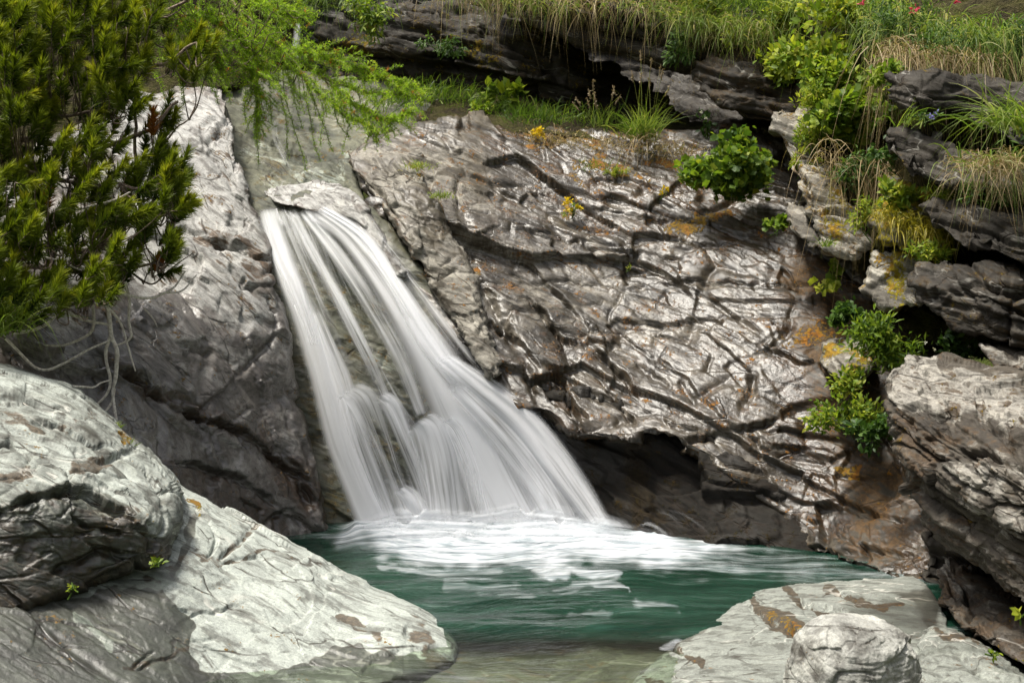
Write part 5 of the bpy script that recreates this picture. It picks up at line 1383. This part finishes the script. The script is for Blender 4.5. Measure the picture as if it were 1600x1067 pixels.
# ---- larch boughs reaching in from the upper left
def larch():
    root = thing("larch_tree", "bright yellow green larch with boughs drooping over the stream above the waterfall", "tree", tuple(unproj(300, -60, 9.4)))
    nd = Geo()
    def rosettes(c, every=.015, L=.028, k=14, tint=(.3, .9), skip=0.0):
        seg = np.linalg.norm(np.diff(c, axis=0), axis=1); ac = np.concatenate([[0], np.cumsum(seg)])
        m = max(2, int(ac[-1] / every))
        s = np.linspace(ac[-1] * skip, ac[-1], m)
        p = np.stack([np.interp(s, ac, c[:, j]) for j in range(3)], 1)
        n = m * k
        pos = np.repeat(p, k, 0) + rv(n, .006)
        d = unit(rv(n) + np.array([0, 0, .25]))
        side = unit(np.cross(d, rv(n))) * .0022
        v = np.stack([pos - side, pos + side, pos + d * (L * RNG.uniform(.7, 1.3, n))[:, None]], 1)
        ti = np.repeat(RNG.uniform(*tint, m), k) + RNG.uniform(-.1, .1, n)
        ti = np.where(np.repeat(RNG.uniform(0, 1, m) < .02, k), 1.0, np.clip(ti, 0, .92))
        nd.put(v.reshape(-1, 3), t=np.arange(3 * n).reshape(n, 3), tint=np.repeat(ti, 3))
    limbs = [([(330, -40, 9.3), (380, 20, 9.2), (440, 75, 9.1), (500, 118, 9.0), (560, 142, 8.95), (615, 150, 8.9), (655, 150, 8.85)], .013),
             ([(300, -60, 9.5), (380, -10, 9.3), (430, 15, 9.2), (480, 30, 9.1)], .009), ([(440, 75, 9.1), (500, 90, 9.0), (570, 112, 8.95), (640, 130, 8.9)], .007),
             ([(500, 118, 9.0), (550, 160, 8.9), (600, 185, 8.85), (640, 178, 8.8)], .006), ([(380, 20, 9.2), (420, 60, 9.0), (470, 120, 8.9), (540, 178, 8.85), (590, 210, 8.8)], .007),
             ([(200, -50, 9.0), (270, 20, 8.9), (320, 70, 8.85), (350, 120, 8.8)], .009), ([(270, 20, 8.9), (330, 30, 8.85), (390, 70, 8.8), (420, 120, 8.8)], .007),
             ([(350, 20, 9.0), (380, 80, 8.9), (400, 140, 8.85), (405, 200, 8.8)], .005)]
    allc = []
    for pts, r in limbs:
        g = Geo()
        c = tube(g, [unproj(*p) for p in pts], [r, r * .7, r * .3], 6, .5, 30, .02)
        g.build("branch", m_twig, root)
        rosettes(c, skip=.15); allc.append(c)
    tw = Geo()
    hang = [[(395, 70), (402, 150), (404, 255)], [(425, 90), (440, 160), (450, 245)], [(440, 100), (455, 190), (480, 266)], [(470, 120), (485, 190), (498, 252)], [(495, 140), (505, 180), (500, 230)], [(515, 150), (530, 190), (545, 215)],
            [(545, 160), (570, 200), (592, 226)], [(410, 80), (420, 130), (424, 190)], [(460, 110), (462, 150), (470, 200)], [(370, 60), (380, 130), (384, 190)], [(480, 130), (490, 160), (520, 235)], [(530, 160), (545, 190), (535, 240)]]
    for h in hang:
        y0 = random.uniform(8.85, 9.05)
        ht = Geo()
        c = tube(ht, [unproj(x, y, y0 - .04 * i) for i, (x, y) in enumerate(h)], [.003, .002, .0015], 4, .5, 16, .02)
        ht.build('hanging_twig', m_twig, root)
        rosettes(c, .019, .021, 10, (.15, .7))
    for c in allc:                                    # short side twigs
        for j in range(4, len(c), 1):
            for _ in range(3):
                d = unit(unit(c[min(j + 1, len(c) - 1)] - c[j - 1]) * .9 + rv(1, .6)[0] + np.array([0, -.1, -.12]))
                L = random.uniform(.07, .26) * (1.1 - .6 * j / len(c))
                e = c[j] + d * L
                cc = tube(tw, [c[j], c[j] + d * L * .5 + np.array([0, 0, .02]), e], [.003, .002, .001], 4, .5, 7)
                rosettes(cc, .017, .022, 10)
    # dense sprays in the upper left corner of the bough
    for _ in range(130):
        x, y = random.uniform(215, 455), random.uniform(-30, 135)
        if y > 60 + (x - 215) * .35 + 25: continue
        b = unproj(x, y, random.uniform(8.5, 9.3))
        d = unit(np.array([random.gauss(.6, .4), random.gauss(0, .5), random.gauss(-.35, .4)]))
        L = random.uniform(.12, .34)
        ap = np.concatenate(allc); jn = ap[int(np.argmin(((ap - b) ** 2).sum(1)))]
        tube(tw, [jn, (jn + b) / 2 + np.array([0, 0, -.03]), b], [.004, .0035, .003], 4, .5, 8)
        cc = tube(tw, [b, b + d * L * .5, b + d * L + np.array([0, 0, -.06])], [.003, .002, .001], 4, .5, 8)
        rosettes(cc, .018, .023, 10, (.1, .75))
    nd.build("foliage", m_larch, root, smooth=False)
    tw.build("twig", m_twig, root)
larch()

# ---- grass as masses nobody could count
def strip(name, pts, n, L, w, tint, mat, d0, spread, droop, jit=.12, segs=4, kind="stuff"):
    g = Geo()
    c = catmull([list(p) for p in pts], 200)
    k = RNG.integers(0, 200, n)
    base = unproj(c[k, 0] + RNG.normal(size=n) * 6, c[k, 1] + RNG.normal(size=n) * 6, c[k, 2]) + rv(n, jit) * np.array([1, 1, .3])
    cl = n2(c[k, 0], c[k, 1], 24, 5.0)
    blades(g, base, np.array(d0) + rv(n, spread), L * RNG.uniform(.35, 1.2, n) * (1 + .45 * cl), w * RNG.uniform(.7, 1.3, n), droop * RNG.uniform(.4, 1.5, n), np.clip(RNG.uniform(*tint, n) + .25 * cl, 0, 1), segs)
    o = g.build(name, mat)
    return tag(o, kind=kind)
strip("hanging_dry_grass", [(690, -25, 11.7), (760, -10, 11.75), (850, 0, 11.55), (950, 5, 11.3), (1050, 10, 11.2), (1120, 35, 11.0), (1190, 55, 10.8), (1245, 80, 10.7)], 1500, .19, .006, (.1, .95), m_dry, (0, -.6, .1), .6, 1.3, .09, 5)
strip("overhang_edge_grass", [(690, -15, 11.7), (850, 2, 11.5), (1000, 10, 11.25), (1100, 30, 11.0)], 1300, .16, .007, (.2, .95), m_grass, (0, -.5, .35), .6, 1.0, .1)
strip("cliff_top_grass", [(660, -60, 12.2), (800, -50, 12.0), (950, -40, 11.7), (1060, -10, 11.2), (1140, 5, 10.9), (1230, 20, 10.7)], 2600, .26, .008, (.15, .85), m_grass, (0, -.25, .8), .45, .6, .12)
strip("cliff_edge_grass", [(1060, 25, 11.0), (1110, 40, 10.9), (1170, 45, 10.7), (1230, 70, 10.6)], 1300, .22, .007, (.3, .95), m_grass, (0, -.5, .6), .5, .9, .08)
strip("ledge_grass", [(600, 165, 11.6), (660, 150, 11.9), (720, 160, 11.9), (780, 180, 11.8), (850, 190, 11.6), (940, 195, 11.4)], 2200, .20, .007, (.1, .7), m_grass, (.25, -.25, .9), .4, .5, .13)
strip("left_cleft_grass", [(400, 15, 12.6), (450, 0, 12.8), (520, -10, 12.6), (600, -20, 12.4)], 1100, .24, .008, (.1, .7), m_grass, (0, -.5, .45), .5, 1.0, .1)
strip("bank_top_grass", [(1250, -10, 10.6), (1350, 10, 10.0), (1420, 40, 9.3), (1500, 60, 8.9), (1620, 60, 8.5)], 3000, .32, .007, (.15, .95), m_grass, (0, -.55, .5), .5, 1.2, .12)
strip("bank_hanging_grass", [(1385, 70, 9.1), (1420, 85, 8.9), (1480, 90, 8.7), (1560, 100, 8.5)], 900, .34, .006, (.1, .95), m_dry, (0, -.5, .0), .45, 1.6, .07, 5)
strip("bank_dry_roots", [(1280, 230, 9.3), (1320, 260, 9.1), (1360, 270, 9.0), (1390, 240, 8.8)], 260, .34, .005, (.1, .8), m_dry, (0, -.45, .1), .45, 1.6, .09, 6)
strip("moss_grass", [(1380, 330, 8.4), (1430, 350, 8.25), (1480, 370, 8.1)], 900, .12, .006, (.2, 1.0), m_moss, (0, -.5, .4), .5, 1.2, .06)
strip("slab_top_moss", [(820, 212, 11.05), (880, 222, 10.95), (960, 225, 10.9), (1040, 235, 10.8), (1090, 245, 10.7)], 1500, .075, .006, (.0, .9), m_dry, (0, -.4, .6), .5, .8, .09, 3)

# ---- single plants
tussock(1003, 215, 10.85, "tall bright grass tussock with seed heads on top of the wet slab", 210, .42, .42, .5, .007, (.35, .85), seeds=9, dry=50, rad=.06)
tussock(830, 190, 11.3, "blue green spiky grass clump on the ledge at the cave mouth", 130, .24, .4, .35, .007, (.1, .45), rad=.12)
tussock(1092, 280, 10.35, "small pale green grass clump left of the leafy shrub on the slab", 130, .24, .5, .7, .006, (.4, .9), rad=.06, dry=30)
tussock(932, 265, 10.75, "short fine grass tuft on rusty moss in the middle of the slab top", 120, .14, .4, .5, .005, (.3, .7), rad=.06)
tussock(935, 195, 11.2, "thin grass clump with brown seed heads before the dark cave", 40, .22, .35, .4, .005, (.3, .8), seeds=9, rad=.06)
tussock(1590, 200, 7.7, "long bright green arching grass at the upper right edge", 150, .55, .5, .75, .009, (.35, .85), lean=(-.5, -.2, 0), rad=.09, segs=6)
tussock(1560, 255, 7.6, "big clump of dry straw coloured grass hanging at the right edge", 90, .30, .6, 1.3, .006, (.3, .7), lean=(-.4, -.4, -.3), rad=.11, dry=420, segs=5)
tussock(1420, 195, 8.05, "sparse long grass blades bridging the dark jutting rocks", 26, .34, .5, .7, .007, (.3, .8), lean=(.3, -.3, -.1), rad=.05)
tussock(-12, 515, 7.3, "fresh long grass at the left edge below the pine", 260, .45, .4, .75, .006, (.35, .8), lean=(.35, -.2, .2), rad=.08, segs=6)
tussock(200, 700, 6.82, "tiny yellowish grass tuft growing on the big rounded boulder", 60, .075, .5, .4, .004, (.5, 1.0), rad=.012)
tussock(183, 668, 6.95, "tiny green grass tuft under the hanging pale roots", 40, .07, .7, .5, .004, (.3, .8), rad=.012)
tussock(1290, 385, 8.85, "small fan of grass under the foot of the leaning slab", 26, .14, .7, .5, .006, (.3, .8), rad=.015)
tussock(655, 262, 10.35, "yellow green mossy grass tuft in the crack on the pale rib", 150, .09, .6, .6, .005, (.5, 1.0), lean=(0, -.4, 0), rad=.05, cat="moss tuft")
tussock(690, 308, 10.1, "green mossy grass tuft lower in the crack on the pale rib", 120, .09, .6, .6, .005, (.4, .9), lean=(0, -.4, 0), rad=.045, cat="moss tuft")
leafy(1150, 262, 10.15, (.32, .2, .22), 760, .055, "large round leafy green shrub growing on the right of the wet slab", "shrub", m_leaf, LOBED, (.0, .75), "leafy_shrub", 16, up=.15)
leafy(800, 150, 11.75, (.20, .12, .09), 110, .11, "broad leaved green plant on the ledge before the cave", "plant", m_leaf, LEAF, (.3, .8), stems=8)
leafy(750, 172, 11.6, (.14, .1, .08), 130, .05, "small pale green herb left of the broad leaved ledge plant", "plant", m_leaf, LEAF, (.4, 1.0), stems=6)
leafy(1212, 352, 9.55, (.10, .07, .06), 90, .05, "small dark leafy sprig below the leafy shrub on the slab", "plant", m_leaf, LOBED, (.1, .6), stems=4)
leafy(1105, 190, 10.9, (.14, .08, .12), 90, .05, "shaded herb with white flower umbels at the cave's right side", "plant", m_leafd, LEAF, (.1, .6), stems=6, flowers=(m_white, 5, .016, [(1095, 176), (1108, 172), (1118, 180), (1103, 186), (1122, 174)]))
# bank shrubs
leafy(1305, 60, 10.0, (.42, .25, .24), 900, .07, "tall bright yellow green bush at the top of the right bank", "bush", m_leaf, LEAF, (.35, 1.0), "leafy_bush", 18)
leafy(1300, 135, 9.75, (.32, .22, .2), 760, .062, "mid green bush in the middle of the right bank", "bush", m_leaf, LEAF, (.1, .85), "leafy_bush", 14)
leafy(1345, 190, 9.35, (.26, .18, .18), 560, .055, "lower bush on the right bank beside the dark jutting rocks", "bush", m_leaf, LOBED, (.05, .75), "leafy_bush", 12)
leafy(1275, 205, 9.6, (.2, .15, .14), 330, .05, "sparse fine leaved bush above the leaning pale slab", "bush", m_leaf, NARROW, (.2, .9), "leafy_bush", 10)
leafy(1345, 265, 9.0, (.17, .12, .14), 260, .05, "small grassy herb hanging over the mossy boulder", "plant", m_leafd, NARROW, (.2, .9), stems=10, droop=.6)
leafy(1415, 30, 9.1, (.30, .18, .12), 520, .035, "low alpine rose bush with pink flowers on the top right bank", "bush", m_leafd, NARROW, (.2, .9), "flowering_bush", 8, flowers=(m_pink, 4, .03, [(1430, 16), (1348, 5), (1494, 2), (1426, 18)]))
leafy(1550, 55, 8.5, (.35, .2, .14), 620, .035, "dark heathy bush at the top right corner", "bush", m_leafd, NARROW, (.2, .9), "leafy_bush", 8)
leafy(1590, 215, 8.2, (.26, .2, .26), 500, .05, "dark leafy bush behind the arching grass at the right edge", "bush", m_leafd, NARROW, (.2, .9), "leafy_bush", 8)
leafy(1450, 178, 8.0, (.07, .05, .035), 60, .03, "tiny violet bellflowers between the two dark jutting rocks", "flower", m_leafd, NARROW, (.2, .8), "flowering_plant", 5, flowers=(m_blue, 3, .018, [(1452, 181), (1462, 177), (1456, 186)]))
leafy(1415, 305, 8.35, (.13, .09, .08), 190, .05, "bright herb on the yellow mossy boulder", "plant", m_leaf, LEAF, (.3, .95), stems=6)
leafy(1225, 105, 10.5, (.18, .12, .14), 260, .05, "yellow green bush at the bank's left end over the brown layered rock", "bush", m_leaf, LEAF, (.4, 1.0), "leafy_bush", 8)
leafy(1250, 250, 9.55, (.1, .08, .07), 110, .045, "yellowish herb beside the leaning pale slab", "plant", m_leaf, NARROW, (.5, 1.0), stems=6)
leafy(1395, 535, 8.25, (.30, .16, .15), 620, .055, "spreading fern leaved plant behind the massive right boulder", "plant", m_leaf, NARROW, (.05, .7), "leafy_plant", 14)
leafy(1480, 548, 7.7, (.16, .1, .09), 200, .05, "dark leafy plant with small white flowers on top of the right boulder", "plant", m_leafd, LEAF, (.0, .7), stems=6, flowers=(m_white, 6, .012, None))
leafy(1320, 498, 8.85, (.17, .1, .07), 190, .04, "small leaved creeping plant above the round mossy stone", "plant", m_leafd, LOBED, (.2, 1.0), stems=6)
leafy(1330, 630, 8.3, (.24, .14, .15), 520, .04, "light green creeping herb left of the massive right boulder", "plant", m_leaf, LEAF, (.2, 1.0), stems=10)
leafy(1370, 665, 7.9, (.15, .1, .12), 240, .045, "darker trailing herb against the right boulder's left side", "plant", m_leafd, LEAF, (.1, .8), stems=6)
leafy(1300, 425, 9.2, (.05, .04, .09), 26, .06, "thin climbing stem with round leaves below the leaning slab", "plant", m_leaf, LOBED, (.2, .7), stems=4)
leafy(1283, 447, 9.15, (.08, .05, .035), 30, .05, "pale lime sprig below the climbing stem", "plant", m_leaf, LOBED, (.7, 1.0), stems=3)
leafy(840, 212, 11.0, (.055, .04, .05), 50, .03, "yellow flower cushion at the top edge of the slab", "flower", m_moss, NARROW, (.5, 1.0), "flowering_plant", 3, flowers=(m_yel, 9, .034, None))
leafy(894, 328, 10.4, (.06, .04, .07), 90, .03, "yellow flowering green cushion on the slab below the rusty moss", "flower", m_leaf, NARROW, (.3, 1.0), "flowering_plant", 3, flowers=(m_yel, 7, .03, None))
leafy(1037, 302, 10.35, (.03, .03, .035), 20, .025, "tiny yellow flower near the leafy shrub on the slab", "flower", m_leaf, NARROW, (.5, 1.0), "flowering_plant", 2, flowers=(m_yel, 3, .028, None))
leafy(984, 418, 9.95, (.025, .02, .025), 18, .022, "tiny yellow green sprig on the ledge in mid slab", "plant", m_leaf, NARROW, (.6, 1.0), stems=2)
leafy(962, 268, 10.65, (.075, .06, .04), 190, .022, "bright green moss cushion in the middle of the slab top", "moss", m_leaf, NARROW, (.5, 1.0), "moss_cushion", 0)
leafy(246, 878, 5.92, (.028, .02, .025), 24, .025, "small green sprig growing in the gap under the big rounded boulder", "plant", m_leaf, LEAF, (.3, .8), stems=3)
leafy(116, 918, 5.72, (.03, .02, .015), 18, .02, "tiny green sprig at the foot of the big rounded boulder", "plant", m_leaf, LEAF, (.4, .9), stems=3)
leafy(1595, 957, 5.75, (.02, .02, .02), 8, .05, "single lime leaf sprig at the right edge near the bottom", "plant", m_leaf, LEAF, (.6, 1.0), stems=2)
leafy(1552, 1022, 5.75, (.025, .02, .02), 22, .022, "small green sprig on the ledge in the bottom right corner", "plant", m_leaf, LEAF, (.3, .8), stems=3)
# one dead stalk across the boulder
t = thing("grass_stalk", "single dry straw stalk lying across the big rounded boulder", "stalk", tuple(unproj(0, 605, 6.9)))
g = Geo(); tube(g, [unproj(-40, 590, 6.85), unproj(40, 632, 6.7), unproj(105, 672, 6.55)], [.002, .002, .001], 4, .5, 12); g.build("stem", m_deadwood, t)

# more growth that ties the banks together
leafy(1110, 8, 11.2, (.32, .2, .14), 340, .05, "bright yellow green bush on the cliff top above the overhang", "bush", m_leaf, LEAF, (.45, 1.0), "leafy_bush", 8)
leafy(1215, 20, 10.7, (.26, .2, .16), 330, .05, "yellow bush on the cliff top just left of the tall bank bush", "bush", m_leaf, LEAF, (.5, 1.0), "leafy_bush", 8)
leafy(575, 20, 12.0, (.3, .2, .16), 300, .06, "fern like plant hanging over the dark rock right of the larch", "fern", m_leaf, NARROW, (.1, .8), "fern", 10, droop=.8)
leafy(690, 70, 11.95, (.18, .1, .09), 170, .05, "small fern clinging to the dark overhang face", "fern", m_leafd, NARROW, (.2, .9), "fern", 6, droop=.8)
leafy(1055, 75, 10.95, (.13, .08, .16), 170, .05, "mossy fern trailing down the overhang above the tall grass tussock", "fern", m_leafd, NARROW, (.3, 1.0), "fern", 6, droop=.8)
leafy(1385, 120, 8.75, (.14, .1, .16), 200, .05, "leafy herb squeezed against the topmost dark jutting rock", "plant", m_leaf, LEAF, (.1, .8), stems=6)
leafy(1395, 235, 8.5, (.12, .1, .12), 170, .045, "small herb in the gap left of the dark wedge shaped rock", "plant", m_leafd, LEAF, (.1, .9), stems=5)
leafy(1470, 300, 8.0, (.13, .1, .06), 160, .045, "green tuft of herb under the dark wedge shaped rock", "plant", m_leaf, NARROW, (.2, .9), stems=5)
leafy(1450, 395, 8.05, (.16, .1, .05), 190, .04, "herb growing along the top of the dark broken rock stack", "plant", m_leaf, NARROW, (.3, 1.0), stems=5)
leafy(1545, 300, 7.75, (.2, .12, .08), 240, .04, "low dark herb between the two lowest dark rocks under the dry grass", "plant", m_leafd, NARROW, (.1, .8), stems=5)

# grass over the side banks beyond the edges of the picture
g = Geo()
n = 9000
gy_ = RNG.uniform(4.2, 12, n); sd_ = RNG.uniform(.05, 2.6, n) * np.where(RNG.uniform(0, 1, n) < .5, -1, 1)
gx_ = np.sign(sd_) * (np.maximum(1.75, .4 * gy_) + .1 + np.abs(sd_))
gz_ = bank_height(gx_, gy_)[1] - 1.16
pb = np.stack([gx_, gy_, gz_], 1)
nz = fbm(pb.astype(f32) * .8 + 3, 3)
k_ = nz > -.12
pb = pb[k_]; n = len(pb)
blades(g, pb, np.array([0, -.2, .9]) + rv(n, .45) - np.stack([np.sign(pb[:, 0]) * .35, 0 * pb[:, 0], 0 * pb[:, 0]], 1), RNG.uniform(.15, .42, n), .011, RNG.uniform(.4, 1.2, n), np.clip(RNG.uniform(.1, .8, n), 0, 1), 4)
tag(g.build("bank_grass", m_grass), kind="stuff")

leafy(985, -2, 11.45, (.34, .2, .13), 320, .05, "low lush bush on the cliff top directly above the cave", "bush", m_leaf, LEAF, (.4, 1.0), "leafy_bush", 8)
leafy(820, -6, 11.85, (.3, .2, .12), 300, .05, "low green bush on the cliff top left of the cave", "bush", m_leaf, NARROW, (.3, 1.0), "leafy_bush", 8)
leafy(1175, 62, 10.75, (.2, .12, .1), 260, .045, "yellow green creeper spilling over the brown layered rock's top", "plant", m_leaf, LEAF, (.5, 1.0), stems=6)
leafy(1290, 165, 9.55, (.2, .14, .16), 380, .045, "dense bush filling the bank above the leaning pale slab's right edge", "bush", m_leaf, NARROW, (.3, 1.0), "leafy_bush", 8)
leafy(1360, 330, 8.75, (.12, .08, .13), 230, .04, "trailing herb between the leaning slab and the yellow mossy boulder", "plant", m_leaf, NARROW, (.2, .9), stems=5, droop=.6)
